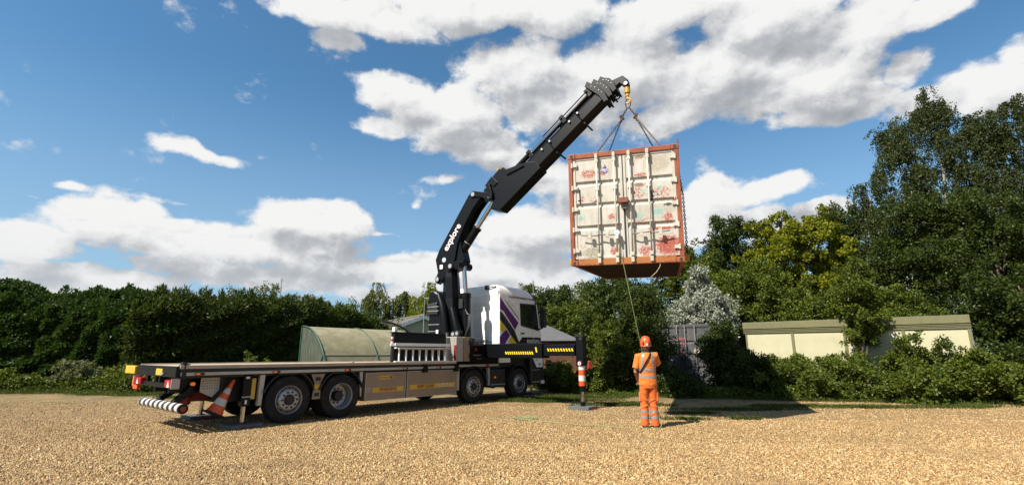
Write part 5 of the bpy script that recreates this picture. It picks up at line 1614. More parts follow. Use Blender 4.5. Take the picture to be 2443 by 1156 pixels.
# hook
q = KB(); q.cyl((6.43, 0, 9.06), (6.43, 0, 9.24), .085, 18); q.cyl((6.43, 0, 9.22), (6.43, 0, 9.32), .05, 12); q.cyl((6.43, 0, 8.96), (6.43, 0, 9.06), .05, 12); hk = q.build('hook_swivel', 'hook_yellow', truck, smooth=True)
q = KB(); pth = [(6.43, 0, 8.98), (6.43, 0, 8.86)] + [(6.43 - .0 + .075 * math.sin(R(a)), 0, 8.80 + .075 * math.cos(R(a))) for a in range(0, 260, 26)]
q.tube(pth, [.035] * 2 + [.034 - .0016 * i for i in range(10)], 10); q.build('hook', 'hook_yellow', hk, smooth=True)
q = KB(); q.cyl((6.38, .0, 8.80), (6.37, 0, 8.97), .012, 6); q.build('hook_latch', 'chrome', hk)

# dark load box behind the crane, hoses, lamps
q = TB(); q.box(3.05, 4.98, .68, .86, 1.262, 2.06); hb = q.build('load_box', 'black_paint', truck, bevel=.015)
q = TB(); q.box(3.02, 5.0, .66, .88, 2.062, 2.085); q.build('rim', 'black_plastic', hb)
for k in range(4):
    q = TB(); t = .62 - .07 * k
    q.tube([(3.75 + .1 * k, t, 2.05), (3.5 + .08 * k, t, 2.22), (3.15 + .06 * k, t - .02, 2.33), (2.80 + .05 * k, t - .05, 2.36)], .03, 8)
    q.build('coiled_hose', 'pole_grey' if k % 2 else 'chassis_black', truck, smooth=True)
q = TB(); q.box(3.06, 3.16, .70, .82, 2.09, 2.22); q.build('work_lamp', 'lamp_white', truck, bevel=.01)
stripes('marker_bands', (0.35, 0.015, 0.015), (0.5, 0.5, 0.5), 2, 0.14)
q = TB(); q.cyl((2.98, .84, 1.262), (2.98, .84, 1.77), .02, 10); mp_ = q.build('marker_post', 'chassis_black', truck, smooth=True)
q = TB(); q.cyl((2.98, .84, 1.771), (2.98, .84, 1.95), .036, 14); q.build('marker_head', 'marker_bands', mp_, smooth=True)

# ------------------------------------------------------------------ things on and around the lorry
def w2(s, t, z=0.0):
    return C0 + HD * s + NR * t + Vector((0, 0, z))
def ladder(name, label, loc, length, width, nr, flat=False, mat='ladder_alloy'):
    o = empty(name, loc, TRUCK_RZ)
    tag(o, label, 'ladder', 'ladders stacked on the flatbed')
    for k in (0, 1):
        q = MB()
        if flat: q.box(0, length, k * width, k * width + .032, 0, .075)
        else: q.box(0, length, 0, .075, k * (width - .032), k * (width - .032) + .032)
        q.build('rail', mat, o, bevel=.004)
    for i in range(nr):
        x = .14 + (length - .28) * i / (nr - 1)
        q = MB()
        if flat: q.cyl((x, .03, .037), (x, width, .037), .016, 8)
        else: q.cyl((x, .037, .03), (x, .037, width - .03), .018, 8)
        q.build('rung', mat, o)
    return o
ladder('ladder', 'aluminium ladder standing on edge at the front of the stack on the flatbed', w2(2.93, 1.10, 1.262), 1.98, .40, 8)
ladder('ladder', 'aluminium ladder standing on edge behind the front one on the flatbed', w2(3.0, .99, 1.262), 1.95, .40, 8)
ladder('ladder', 'aluminium ladder lying flat on top of the two upright ladders', w2(2.90, 1.10, 1.70), 2.02, .20, 8, True)
q = MB(); q.box(0, 1.9, 0, .05, 0, .045)
pk = q.build('timber_batten', 'deck_timber', None, bevel=.004); pk.location = w2(2.98, 1.17, 1.60); pk.rotation_euler = (0, 0, TRUCK_RZ)
tag(pk, 'narrow timber batten lying along the ladders on the flatbed', 'timber')
# traffic cone hung by its base on the chassis, leaning
cone = empty('traffic_cone', w2(-1.42, 1.0, .30))
tag(cone, 'orange and white traffic cone hung behind the rear wheels of the lorry', 'cone')
Mx = Matrix.Translation(w2(-1.42, 1.0, .30)) @ Matrix.Rotation(TRUCK_RZ, 4, 'Z') @ Matrix.Rotation(R(26), 4, 'Y')
cone.matrix_world = Mx
seg_ = [(0, .165, .122, 'orange_plastic'), (.155, .122, .101, 'cone_white'), (.26, .099, .083, 'orange_plastic'), (.365, .081, .062, 'cone_white'), (.47, .060, .028, 'orange_plastic')]
zz = [0, .155, .29, .40, .51, .70]
rr2 = [.165, .125, .098, .076, .055, .026]
for i in range(5):
    q = MB(); q.lathe([(rr2[i], zz[i] + .03), (rr2[i + 1], zz[i + 1] + .03)] + ([(0.0, zz[i + 1] + .031)] if i == 4 else []), 'z', 24)
    q.build('cone_band', seg_[i][3], cone, smooth=True)
q = MB(); q.box(-.2, .2, -.2, .2, -.01, .028); q.build('cone_base', 'rubber', cone, bevel=.02)
# stabiliser mats
def mat_pad(label, loc, sz, rz, rope=False):
    o = empty('stabiliser_mat', (loc.x, loc.y, 0), rz)
    tag(o, label, 'mat', 'stabiliser mats under the legs')
    q = MB(); q.box(-sz / 2, sz / 2, -sz / 2, sz / 2, .004, .084); q.build('slab', 'pad_grey', o, bevel=.008)
    q = MB(); q.tube([(-.15, -sz / 2 - .004, .045), (-.12, -sz / 2 - .03, .05), (0, -sz / 2 - .035, .03), (.12, -sz / 2 - .03, .05), (.15, -sz / 2 - .004, .045)], .008, 6); q.build('rope_handle', 'red_plastic', o)
mat_pad('grey mat with red rope handle under the near rear stabiliser leg', w2(-.885, 1.08), .62, TRUCK_RZ)
mat_pad('grey mat under the far rear stabiliser leg, beyond the rear bumper bar', w2(-.885, -1.2), .62, TRUCK_RZ)
mat_pad('grey mat under the red and white banded outrigger leg', w2(6.66, 4.64), .62, TRUCK_RZ + .12)
mat_pad('dark mat under the jack in front of the cab', w2(9.85, .37), .6, TRUCK_RZ)
mat_pad('mat under the outrigger leg on the far side of the lorry', w2(6.66, -3.14), .6, TRUCK_RZ)

# ------------------------------------------------------------------ shipping containers
def patchy(name, base, lo, patches, rust, fleck=.62, grime=(0.16, 0.12, 0.08)):
    m, t, b = newmat(name)
    c = t.n('ShaderNodeTexCoord').outputs['Object']
    n1 = t.noise(c, 2.2, 8, .65)
    col = t.mix(t.smooth(n1, .35, .7), base, lo)
    streak = t.noise(t.vmath('MULTIPLY', c, (9, 9, .8)), 1.6, 6, .6)
    col = t.mix(t.smooth(streak, .52, .75, 0, .5), col, grime)
    rs = t.noise(t.vmath('MULTIPLY', c, (16, 16, .9)), 1.3, 7, .65)
    col = t.mix(t.smooth(rs, .58, .72, 0, .45), col, rust)
    n2 = t.noise(c, 16, 8, .72)
    col = t.mix(t.smooth(n2, fleck, fleck + .05, 0, .9), col, rust)
    n3 = t.noise(t.vmath('MULTIPLY', c, (1.0, 1.0, 1.3)), 24, 9, .80)
    mask_r = None
    for (x, z, rx, rz, pc, k) in patches:
        ma = t.n('ShaderNodeVectorMath', operation='MULTIPLY_ADD')
        t.set(ma.inputs[0], c)
        ma.inputs[1].default_value = (1 / rx, 0, 1 / rz)
        ma.inputs[2].default_value = (-x / rx, 0, -z / rz)
        ln = t.n('ShaderNodeVectorMath', operation='LENGTH')
        t.set(ln.inputs[0], ma.outputs[0])
        w_ = t.smooth(ln.outputs['Value'], .35, 1.25, k, 0.0)
        v_ = t.math('ADD', w_, t.math('MULTIPLY', t.math('SUBTRACT', n3, .5), 1.6))
        col = t.mix(t.smooth(v_, .30, .42, 0, .92), col, pc)
    t.set(b.inputs['Base Color'], col)
    t.set(b.inputs['Roughness'], t.smooth(n2, .3, .8, .5, .85))
    bp_ = t.n('ShaderNodeBump'); bp_.inputs['Strength'].default_value = .25; bp_.inputs['Distance'].default_value = .008
    t.set(bp_.inputs['Height'], n2); t.set(b.inputs['Normal'], bp_.outputs[0])
RED, CYA, BLK, GRN, BRN = (.30, .035, .012), (.17, .36, .32), (.012, .012, .013), (.19, .18, .11), (.19, .10, .05)
patchy('container_doors', (.47, .45, .40), (.375, .345, .29), [
    (-.30, 1.3, .9, 1.4, (.47, .45, .385), .2), (-.70, .28, .36, .22, GRN, .40), (.75, 2.2, .4, .3, (.33, .285, .215), .45), (.75, 1.0, .5, .9, (.34, .30, .235), .35),
    (-.75, 2.10, .30, .15, RED, .40), (-.44, 2.10, .10, .1, RED, .45), (-.92, 1.52, .08, .13, RED, .38), (-.68, 1.50, .14, .15, RED, .32),
    (.38, 2.38, .16, .06, BRN, .5), (.38, 1.98, .2, .07, RED, .42), (.34, 1.58, .22, .28, RED, .34), (.82, 1.55, .34, .22, RED, .34), (.35, 1.75, .18, .06, BRN, .5),
    (.93, .98, .15, .16, RED, .42), (-.28, 1.08, .13, .10, RED, .40), (-.24, .30, .15, .16, RED, .42), (.92, .38, .42, .32, RED, .48), (.42, .28, .22, .18, RED, .42),
    (.80, .75, .4, .05, RED, .5), (.40, .95, .28, .16, RED, .33), (-.95, .45, .2, .1, RED, .25), (1.08, 1.35, .06, .1, RED, .5),
    (-.97, 1.08, .09, .09, CYA, .48), (.78, 1.66, .08, .05, CYA, .5), (.72, 1.12, .16, .12, CYA, .42), (.34, 1.04, .15, .13, CYA, .36), (.42, 1.6, .1, .1, CYA, .35),
    (.60, 1.48, .055, .20, BLK, .50), (.66, 1.50, .24, .07, BLK, .34), (.93, 1.27, .12, .05, BLK, .52),
], RED, .63)
patchy('container_frame', (.27, .066, .018), (.17, .038, .015), [(0, .08, 1.6, .12, (.32, .115, .028), .55)], (.07, .028, .017), .58, (.20, .07, .03))
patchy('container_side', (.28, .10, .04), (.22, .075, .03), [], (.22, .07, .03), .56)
patchy('container_under', (.028, .012, .007), (.018, .008, .005), [], (.05, .025, .02), .6)  # underside colour darkened, putting the shade below the floor into the paint
patchy('rusty_steel', (.22, .07, .035), (.13, .04, .024), [], (.10, .04, .03), .55)
patchy('grey_doors', (.050, .052, .056), (.034, .036, .039), [(-.1, 2.02, .5, .07, (.32, .06, .05), .42), (.05, 1.82, .3, .06, (.32, .06, .05), .40), (-.05, 1.5, .09, .35, (.35, .12, .09), .36), (.55, 1.5, .16, .2, (.45, .42, .38), .45), (.58, 1.45, .05, .1, (.75, .2, .03), .7), (.0, .32, .22, .09, (.55, .06, .04), .75)], (.25, .2, .18), .66)
patchy('grey_frame', (.045, .047, .05), (.03, .032, .035), [], (.40, .36, .33), .60)
patchy('grey_side', (.018, .02, .026), (.012, .014, .018), [], (.10, .08, .07), .64)  # darker than the doors: the side's shade is put into its colour
paint('door_white', (.45, .425, .36), .6, var=.12, scale=9, dirt=(.20, .11, .06), dirt_amt=.55)
paint('gasket', (.03, .028, .026), .8)
paint('grey_metal', (.10, .10, .105), .6, dirt=(.24, .22, .2), dirt_amt=.5)

def container(root, L, fm, dm, sm, um, bm, bars, lockbox=True, handles=True):
    Wd, Ht = 1.219, 2.591
    P = lambda q, n, mt, par=root, bv=.0: q.build(n, mt, par, bevel=bv)
    for sg in (-1, 1):
        for y0 in (0.0, L - .14):
            q = MB(); q.box(*sorted((sg * 1.125, sg * Wd)), y0 + .005, y0 + .135, .12, Ht - .12); P(q, 'corner_post', fm, bv=.012)
        for z0, z1 in ((.01, .15), (Ht - .09, Ht - .02)):
            q = MB(); q.box(*sorted((sg * 1.13, sg * 1.214)), .18, L - .18, z0, z1); P(q, 'side_rail', fm, bv=.006)
        # corrugated side
        ys = np.arange(.15, L - .15, .07)
        prof = []
        for i, y in enumerate(ys):
            prof.append((float(y), 1.205 if (i // 2) % 2 == 0 else 1.172))
        q = MB(); n = len(prof)
        vs = [(sg * x, y, .14) for y, x in prof] + [(sg * x, y, Ht - .085) for y, x in prof] + [(sg * (x - .02), y, .14) for y, x in prof] + [(sg * (x - .02), y, Ht - .085) for y, x in prof]
        fs = []
        for i in range(n - 1):
            fs += [(i, i + 1, n + i + 1, n + i), (2 * n + i, 3 * n + i, 3 * n + i + 1, 2 * n + i + 1)]
        q.add(vs, fs); P(q, 'side_wall', sm)
        for y0 in (0.0, L - .178):
            for z0 in (0.0, Ht - .118):
                q = MB(); q.box(*sorted((sg * (Wd - .162), sg * (Wd + .004))), y0 - (.004 if y0 == 0 else 0), y0 + .178, z0 - (.003 if z0 == 0 else 0), z0 + .118); cc0 = P(q, 'corner_casting', fm, bv=.012)
                if y0 == 0:
                    q = MB(); q.prism([(sg * (Wd - .08) + .032 * math.cos(a), z0 + .059 + .042 * math.sin(a)) for a in np.linspace(0, 6.283, 13)[:-1]], -.009, -.0045); P(q, 'hole', 'gasket', cc0)
                q = MB(); q.prism([(y0 + .09 + .05 * math.cos(a), z0 + .059 + .03 * math.sin(a)) for a in np.linspace(0, 6.283, 13)[:-1]], sg * (Wd + .0045), sg * (Wd + .009), 'yz'); P(q, 'hole', 'gasket', cc0)
    q = MB(); q.box(-1.055, 1.055, .008, .11, .0, .145); P(q, 'sill', fm, bv=.01)
    q = MB(); q.box(-1.055, 1.055, .008, .11, Ht - .115, Ht - .003); P(q, 'header', fm, bv=.01)
    q = MB(); q.box(-1.10, 1.10, L - .10, L - .01, .0, .14); P(q, 'sill', fm); q = MB(); q.box(-1.10, 1.10, L - .1, L - .01, Ht - .1, Ht - .003); P(q, 'header', fm)
    q = MB(); q.box(-1.08, 1.08, L - .07, L - .05, .14, Ht - .1); P(q, 'end_wall', sm)
    q = MB(); q.box(-1.13, 1.13, .12, L - .12, Ht - .045, Ht - .025); P(q, 'roof_sheet', sm)
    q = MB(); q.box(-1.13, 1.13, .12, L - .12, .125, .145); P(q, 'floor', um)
    ncm = 15
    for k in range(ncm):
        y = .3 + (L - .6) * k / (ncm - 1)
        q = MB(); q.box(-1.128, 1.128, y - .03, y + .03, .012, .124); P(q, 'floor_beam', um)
    # door leaves with pressed horizontal ribs
    for sg in (-1, 1):
        x0, x1 = (-1.122, -.008) if sg < 0 else (.008, 1.122)
        zs = [(.15, .045)]
        for zg in (.86, 1.37, 1.88):
            zs += [(zg - .07, .045), (zg - .03, .082), (zg + .04, .082), (zg + .055, .045)]
        zs.append((2.475, .045))
        q = MB(); q.prism([(y, z) for z, y in zs] + [(.1, 2.475), (.1, .15)], x0 + .06, x1 - .06, 'yz'); dl = P(q, 'door', dm)
        for (a0, a1, z0, z1) in ((x0, x0 + .058, .15, 2.475), (x1 - .058, x1, .15, 2.475)):
            q = MB(); q.box(a0, a1, .03, .1, z0, z1); P(q, 'door_edge', dm, dl, .004)
        for (a0, a1, z0, z1) in ((x0 + .0585, x1 - .0585, .15, .20), (x0 + .0585, x1 - .0585, 2.43, 2.475)):
            q = MB(); q.box(a0, a1, .032, .044, z0, z1); P(q, 'door_edge', dm, dl, .004)
        for z in (.30, .78, 1.25, 1.75, 2.28):
            q = MB(); q.box(*sorted((sg * 1.02, sg * 1.15)), -.004, .029, z, z + .075); q.cyl((sg * 1.135, .0, z - .02), (sg * 1.135, .0, z + .095), .022, 8); P(q, 'hinge', bm, dl)
    q = MB(); q.box(-.007, .007, .02, .09, .15, 2.475); P(q, 'gasket', 'gasket')
    q = MB(); q.box(.0085, .028, .022, .0295, .16, 1.30); P(q, 'gasket', 'gasket')
    for i, x in enumerate(bars):
        q = MB(); q.cyl((x, -.028, .07), (x, -.028, 2.53), .019, 12); lbr = P(q, 'locking_bar', bm); lbr.data.polygons.foreach_set('use_smooth', [True] * len(lbr.data.polygons))
        for z in (.10, 2.49):
            q = MB(); q.box(x - .034, x + .034, -.05, .006, z - .06, z + .05); P(q, 'cam_keeper', bm, lbr, .01)
        for z in (.22, 2.37):
            q = MB(); q.box(x - .038, x + .038, -.048, .031, z - .04, z + .04); P(q, 'bracket', bm, lbr, .008)
        for z in (.92, 1.70):
            q = MB(); q.box(x - .045, x + .045, -.046, .043, z - .014, z + .014); P(q, 'bracket', bm, lbr, .006)
        if handles:
            hx = -.36 if x < 0 else .36
            s_ = 1 if i % 2 else -1
            s_ = {0: -1, 1: -1, 2: 1, 3: 1}[i]
            q = MB(); q.tube([(x, -.055, .66), (x + s_ * .10, -.075, .65), (x + s_ * .26, -.07, .665), (x + s_ * .40, -.06, .68)], [.016, .013, .012, .015], 6); P(q, 'handle', 'grey_metal', lbr)
            q = MB(); q.box(x + s_ * .2 - .035, x + s_ * .2 + .035, -.085, -.045, .60, .74); P(q, 'handle_catch', bm, lbr, .006)
    if lockbox:
        q = MB(); q.box(-.10, .11, -.17, .02, 1.34, 1.46); lk = P(q, 'lock_box', 'rusty_steel', bv=.012)
        q = MB(); q.box(-.02, .07, -.10, .022, 1.22, 1.33); P(q, 'lock_plate', 'grey_metal', lk)

def rot_zxy(y, p, r):
    return Matrix.Rotation(y, 4, 'Z') @ Matrix.Rotation(p, 4, 'X') @ Matrix.Rotation(r, 4, 'Y')
CM = Matrix.Translation((2.502, 10.654, 3.40)) @ rot_zxy(-.305, .093, .013)
box20 = empty('shipping_container')
box20.matrix_world = CM
tag(box20, 'worn white-doored container with orange-red frame hanging from the crane', 'container')
container(box20, 6.058, 'container_frame', 'container_doors', 'container_side', 'container_under', 'door_white', (-.57, -.18, .15, .55))
# painted marks and emblem on the doors
def mark(pts, mat, y=.0425, name='paint_mark'):
    q = MB(); q.prism(pts, y - .002, y); return q.build(name, mat, box20)
mark([(-.985, 1.40), (-.955, 1.40), (-.965, 1.75), (-.995, 1.75)], 'decal_black')
mark([(-1.02, 1.48), (-.954, 1.48), (-.954, 1.51), (-1.02, 1.51)], 'decal_black', .0405)
mark([(-.66, 1.44), (-.60, 1.44), (-.60, 1.49), (-.62, 1.49), (-.62, 1.46), (-.66, 1.46)], 'decal_black')
m, t, b = newmat('emblem_blue')
c = t.n('ShaderNodeTexCoord').outputs['Object']
t.set(b.inputs['Base Color'], t.mix(t.smooth(t.noise(c, 38, 4, .7), .50, .56), (.05, .05, .22), (.55, .55, .62)))
mark([(-.385 + .075 * math.cos(a), 2.16 + .075 * math.sin(a)) for a in np.linspace(0, 6.283, 19)[:-1]], 'emblem_blue', name='emblem')
mark([(-.415, 2.232), (-.355, 2.232), (-.385, 2.29)], 'rusty_steel', name='emblem_point')
for sg in (-1, 1):
    q = MB(); q.box(*sorted((sg * 1.222, sg * 1.33)), .42, .62, .06, .20); q.build('lifting_lug', 'hook_yellow', box20, bevel=.015)
q = MB(); q.cyl((1.20, .10, 2.59), (1.21, .10, 2.72), .018, 8); q.build('corner_stub', 'rusty_steel', box20)
q = MB(); q.tube([(.72, .05, .03), (.70, .02, -.08), (.62, .0, -.2), (.5, .05, -.30)], .008, 5); q.build('loose_wire', 'deck_timber', box20)

# grey container standing in the bushes
x_ = Vector((.8, -.6, 0)); y_ = Vector((.6, .8, 0))
cc1 = Vector((8.0, 20.1, 0)) - x_ * 1.22
gbox = empty('shipping_container', (cc1.x, cc1.y, .08), math.atan2(-.6, .8))
tag(gbox, 'dark grey container standing in the bushes behind the worker', 'container')
container(gbox, 6.058, 'grey_frame', 'grey_doors', 'grey_side', 'grey_side', 'grey_metal', (-.57, -.18, .15, .55), True, True)

# ------------------------------------------------------------------ chain sling
apex = COLW + uL * 6.43
apex = Vector((apex.x, apex.y, 0))
sling = empty('chain_sling', (apex.x, apex.y, 8.5))
tag(sling, 'rusty four-leg chain sling with oval ring between crane hook and container', 'chain')
off = Vector((apex.x, apex.y, 8.5))
def chain_mesh(path, pitch=.062, r=.0105):
    q = MB()
    pts = [Vector(p) for p in path]
    k = 0
    for a, b_ in zip(pts[:-1], pts[1:]):
        d = b_ - a
        n = max(1, int(d.length / pitch))
        dn = d.normalized()
        a1, b1 = basis(dn)
        for i in range(n):
            c_ = a + d * ((i + .5) / n)
            axn = a1 if k % 2 else b1
            q.ring(c_ - off, axn, .022, r, 8, 4, (2.0, 1.0), ref=dn)
            k += 1
    return q
q = MB(); q.ring((0, 0, .22), (uL.y, -uL.x, 0), .075, .021, 20, 8, (2.0, 1.0), ref=(0, 0, 1)); q.build('master_ring', 'chain_steel', sling, smooth=True)
cx3 = (CM.to_3x3() @ Vector((1, 0, 0)))
for sg in (-1, 1):
    kn = off + cx3 * (.20 * sg) + Vector((0, 0, -.20))
    q = chain_mesh([off + Vector((0, 0, .08)) + cx3 * (.03 * sg), kn], .07, .014); q.build('top_chain', 'chain_steel', sling)
    q = MB(); q.box(-.05, .05, -.04, .04, -.09, .07, Matrix.Translation(kn - off) @ Matrix.Rotation(R(25 * sg), 4, 'Y')); q.cyl(kn - off + Vector((0, 0, -.02)), kn - off + Vector((.03 * sg, 0, -.16)), .03, 8); q.build('chain_shortener', 'chain_steel', sling, bevel=.015)
    for dy in (1.9, 4.2):
        top = CM @ Vector((sg * 1.235, dy, 2.60))
        lowp = CM @ Vector((sg * 1.29, .52 if dy < 3 else 5.5, .19))
        mid = CM @ Vector((sg * 1.30, dy * .55 + (.52 if dy < 3 else 5.5) * .45, 1.7))
        q = chain_mesh([kn + Vector((0, 0, -.05)), top, mid, lowp]); q.build('chain_leg', 'chain_steel', sling)

# ------------------------------------------------------------------ worker
def organic(name, mb, mat, parent, voxel=.012, smooth=4):
    tmp = bpy.data.objects.new('tmp', mb.mesh('tmp'))
    COL.objects.link(tmp)
    md = tmp.modifiers.new('r', 'REMESH'); md.mode = 'VOXEL'; md.voxel_size = voxel; md.use_smooth_shade = True
    sm_ = tmp.modifiers.new('s', 'SMOOTH'); sm_.iterations = smooth; sm_.factor = .5
    dg = bpy.context.evaluated_depsgraph_get()
    me = bpy.data.meshes.new_from_object(tmp.evaluated_get(dg))
    bpy.data.objects.remove(tmp)
    me.name = name
    me.materials.clear(); me.materials.append(MATS[mat])
    me.polygons.foreach_set('use_smooth', [True] * len(me.polygons))
    return link(bpy.data.objects.new(name, me), parent)
PW = Vector((2.86, 10.80, 0))
person = empty('person', PW, R(-6))
person.scale = (.90, .92, 1.01)
tag(person, 'worker seen from behind in orange hi-vis clothes and helmet holding a rope', 'person')
J = dict(sl=(-.185, 0, 1.415), sr=(.185, .02, 1.44), el=(-.275, -.01, 1.13), er=(.285, .16, 1.24), hl=(-.20, .20, .95), hr=(.04, .34, 1.44))
q = MB()
def limb(pts, rads, seg=12):
    q.tube(pts, rads, seg)
limb([(0, 0, .88), (0, 0, 1.0), (0, .0, 1.15), (0, -.005, 1.30), (0, -.01, 1.42), (0, -.01, 1.49)], [(.105, .16), (.10, .15), (.095, .14), (.11, .165), (.09, .15), (.05, .06)])
limb([(0, -.005, 1.44), (0, .015, 1.60)], [.058, .056])
limb([(0, .0, 1.545), (0, .015, 1.58), (0, .022, 1.65), (0, .02, 1.72), (0, .015, 1.765)], [(.05, .045), (.085, .068), (.102, .078), (.092, .072), (.04, .035)], 14)
q.cyl((0, .115, 1.625), (0, .135, 1.61), .016, 8, .012)      # nose
for sx_ in (-1, 1):
    limb([(sx_ * .075, .01, 1.60), (sx_ * .088, .005, 1.63), (sx_ * .078, .01, 1.665)], [.012, .02, .012], 8)
    limb([(sx_ * .09, 0, .92), (sx_ * .10, .02, .70), (sx_ * .10, .035, .48), (sx_ * .105, .01, .30), (sx_ * .105, -.01, .09)], [.085, .078, .055, .056, .038])
    limb([(sx_ * .105, -.05, .05), (sx_ * .11, .06, .045), (sx_ * .115, .17, .035)], [.036, .04, .03])
for a, b_, c_, s_ in ((J['sl'], J['el'], J['hl'], -1), (J['sr'], J['er'], J['hr'], 1)):
    a, b_, c_ = Vector(a), Vector(b_), Vector(c_)
    limb([a, a.lerp(b_, .5), b_], [.056, .05, .042])
    limb([b_, b_.lerp(c_, .35), c_], [.043, .045, .029])
    d_ = (c_ - b_).normalized()
    sd = Vector((0, 0, 1)) if abs(d_.z) < .6 else Vector((-s_, 0, 0))
    sd = (sd - d_ * sd.dot(d_)).normalized()
    nm_ = d_.cross(sd)
    q.box(-.012, .075, -.038, .038, -.014, .014, frame(c_, d_, sd) if True else None)
    inw = nm_ if nm_.dot(Vector((-s_, 0, 0))) > 0 else -nm_
    for i, (o_, l_) in enumerate(((-.030, .058), (-.010, .070), (.010, .068), (.030, .055))):
        k0 = c_ + d_ * .068 + sd * o_
        k1 = k0 + d_ * (l_ * .45) + inw * .008
        k2 = k1 + d_ * (l_ * .1) + inw * (l_ * .5)
        k3 = k2 - d_ * (l_ * .35) + inw * .006
        limb([k0, k1, k2, k3], [.0098, .0092, .0085, .0075], 8)
    t0 = c_ + sd * .034 + d_ * .012
    limb([t0, t0 + sd * .022 + d_ * .02 + inw * .012, t0 + sd * .012 + d_ * .045 + inw * .034], [.012, .0105, .009], 8)
organic('body', q, 'skin', person, .007, 3)
q = MB()
q.tube([(0, .0, .835), (0, 0, .86), (0, 0, .95), (0, -.002, 1.08), (0, -.006, 1.22), (0, -.012, 1.34), (0, -.012, 1.42), (0, -.01, 1.465), (0, -.005, 1.50)], [(.148, .213), (.15, .212), (.145, .206), (.135, .196), (.138, .204), (.142, .213), (.125, .19), (.10, .13), (.07, .075)], 20)
for a, b_, s_ in ((J['sl'], J['el'], -1), (J['sr'], J['er'], 1)):
    a, b_ = Vector(a), Vector(b_)
    q.tube([a + Vector((-s_ * .07, -.005, -.015)), a + Vector((s_ * .012, 0, -.005)), a.lerp(b_, .45) + Vector((0, 0, -.004)), a.lerp(b_, .86)], [.098, .092, .088, .086], 14)
q.tube([(-.10, -.09, 1.12), (-.04, -.118, 1.16), (.03, -.122, 1.13), (.09, -.10, 1.15)], [.015, .03, .026, .016], 8)
q.tube([(-.14, -.05, .94), (0, -.132, .97), (.12, -.08, .93)], [.015, .026, .018], 8)
shirt = organic('shirt', q, 'hivis_orange', person, .009, 5)
q = MB()
q.tube([(0, -.005, .78), (0, -.008, .86), (0, 0, .98)], [(.135, .185), (.142, .195), (.13, .185)], 18)
for sx_ in (-1, 1):
    q.tube([(sx_ * .085, -.005, .90), (sx_ * .096, .0, .74), (sx_ * .102, .015, .58), (sx_ * .106, .02, .45), (sx_ * .110, .005, .30), (sx_ * .112, -.01, .18), (sx_ * .115, -.005, .10), (sx_ * .115, .0, .055)], [.108, .104, .094, .090, .088, .090, .098, .104], 16)
    for z, tl_ in ((.66, .5), (.53, -.4), (.40, .35), (.27, -.5), (.15, .4), (.10, -.3)):
        q.ring((sx_ * .10, .006, z), (tl_ * sx_, .35, 1), .086, .017, 14, 6)
    q.box(*sorted((sx_ * .165, sx_ * .215)), -.06, .08, .52, .70)
trou = organic('trousers', q, 'hivis_trouser', person, .009, 4)
# reflective tape cut from the cloth surface and lifted slightly off it
def tape(src, tests, name='reflective_tape'):
    for planes in tests:
        bm = bmesh.new(); bm.from_mesh(src.data)
        for (co, no) in planes:
            bmesh.ops.bisect_plane(bm, geom=bm.verts[:] + bm.edges[:] + bm.faces[:], plane_co=co, plane_no=no, clear_outer=True)
        bm.normal_update()
        for v in bm.verts:
            v.co += v.normal * .0035
        me = bpy.data.meshes.new(name); bm.to_mesh(me); bm.free()
        me.materials.clear(); me.materials.append(MATS['reflective'])
        link(bpy.data.objects.new(name, me), src)
def zband(z0, z1, tilt=0.0):
    return [((0, 0, z1), (tilt, 0, 1)), ((0, 0, z0), (-tilt, 0, -1))]
lim_arm = [((-.225, 0, 0), (-1, 0, 0)), ((.225, 0, 0), (1, 0, 0))]
tape(shirt, [zband(1.115, 1.165, .03) + lim_arm, zband(.985, 1.035, .04) + lim_arm,
             [((-.085, 0, 1.3), (1, 0, -.10)), ((-.138, 0, 1.3), (-1, 0, .10)), ((0, 0, 1.167), (0, 0, -1))],
             [((.150, 0, 1.3), (1, 0, .10)), ((.098, 0, 1.3), (-1, 0, -.10)), ((0, 0, 1.167), (0, 0, -1))]])
tape(trou, [zband(.30, .35), zband(.185, .235)])
# strap across the back
q = MB()
def bck(x, z):
    k = np.interp(z, [1.0, 1.08, 1.22, 1.34, 1.42, 1.5], [.150, .142, .150, .158, .145, .10])
    wv = np.interp(z, [1.0, 1.08, 1.22, 1.34, 1.42, 1.5], [.21, .20, .21, .22, .20, .10])
    return -float(k) * math.sqrt(max(.02, 1 - (x / float(wv)) ** 2)) - .012
pth = [(x, z) for x, z in zip(np.linspace(.085, -.185, 12), np.linspace(1.49, 1.09, 12))]
vs, fs = [], []
for i, (x, z) in enumerate(pth):
    for k in (-1, 1):
        xx, zz_ = x + k * .013, z - k * .010
        vs.append((xx, bck(xx, zz_), zz_)); vs.append((xx, bck(xx, zz_) - .006, zz_))
for i in range(len(pth) - 1):
    a = i * 4
    fs += [(a + 1, a + 3, a + 7, a + 5), (a, a + 4, a + 6, a + 2), (a, a + 1, a + 5, a + 4), (a + 2, a + 6, a + 7, a + 3)]
q.add(vs, fs); q.build('shoulder_strap', 'strap_black', person)
q = MB(); q.ring((0, -.004, 1.495), (0, .25, 1), .068, .014, 18, 6); q.build('collar', 'strap_black', person, smooth=True)
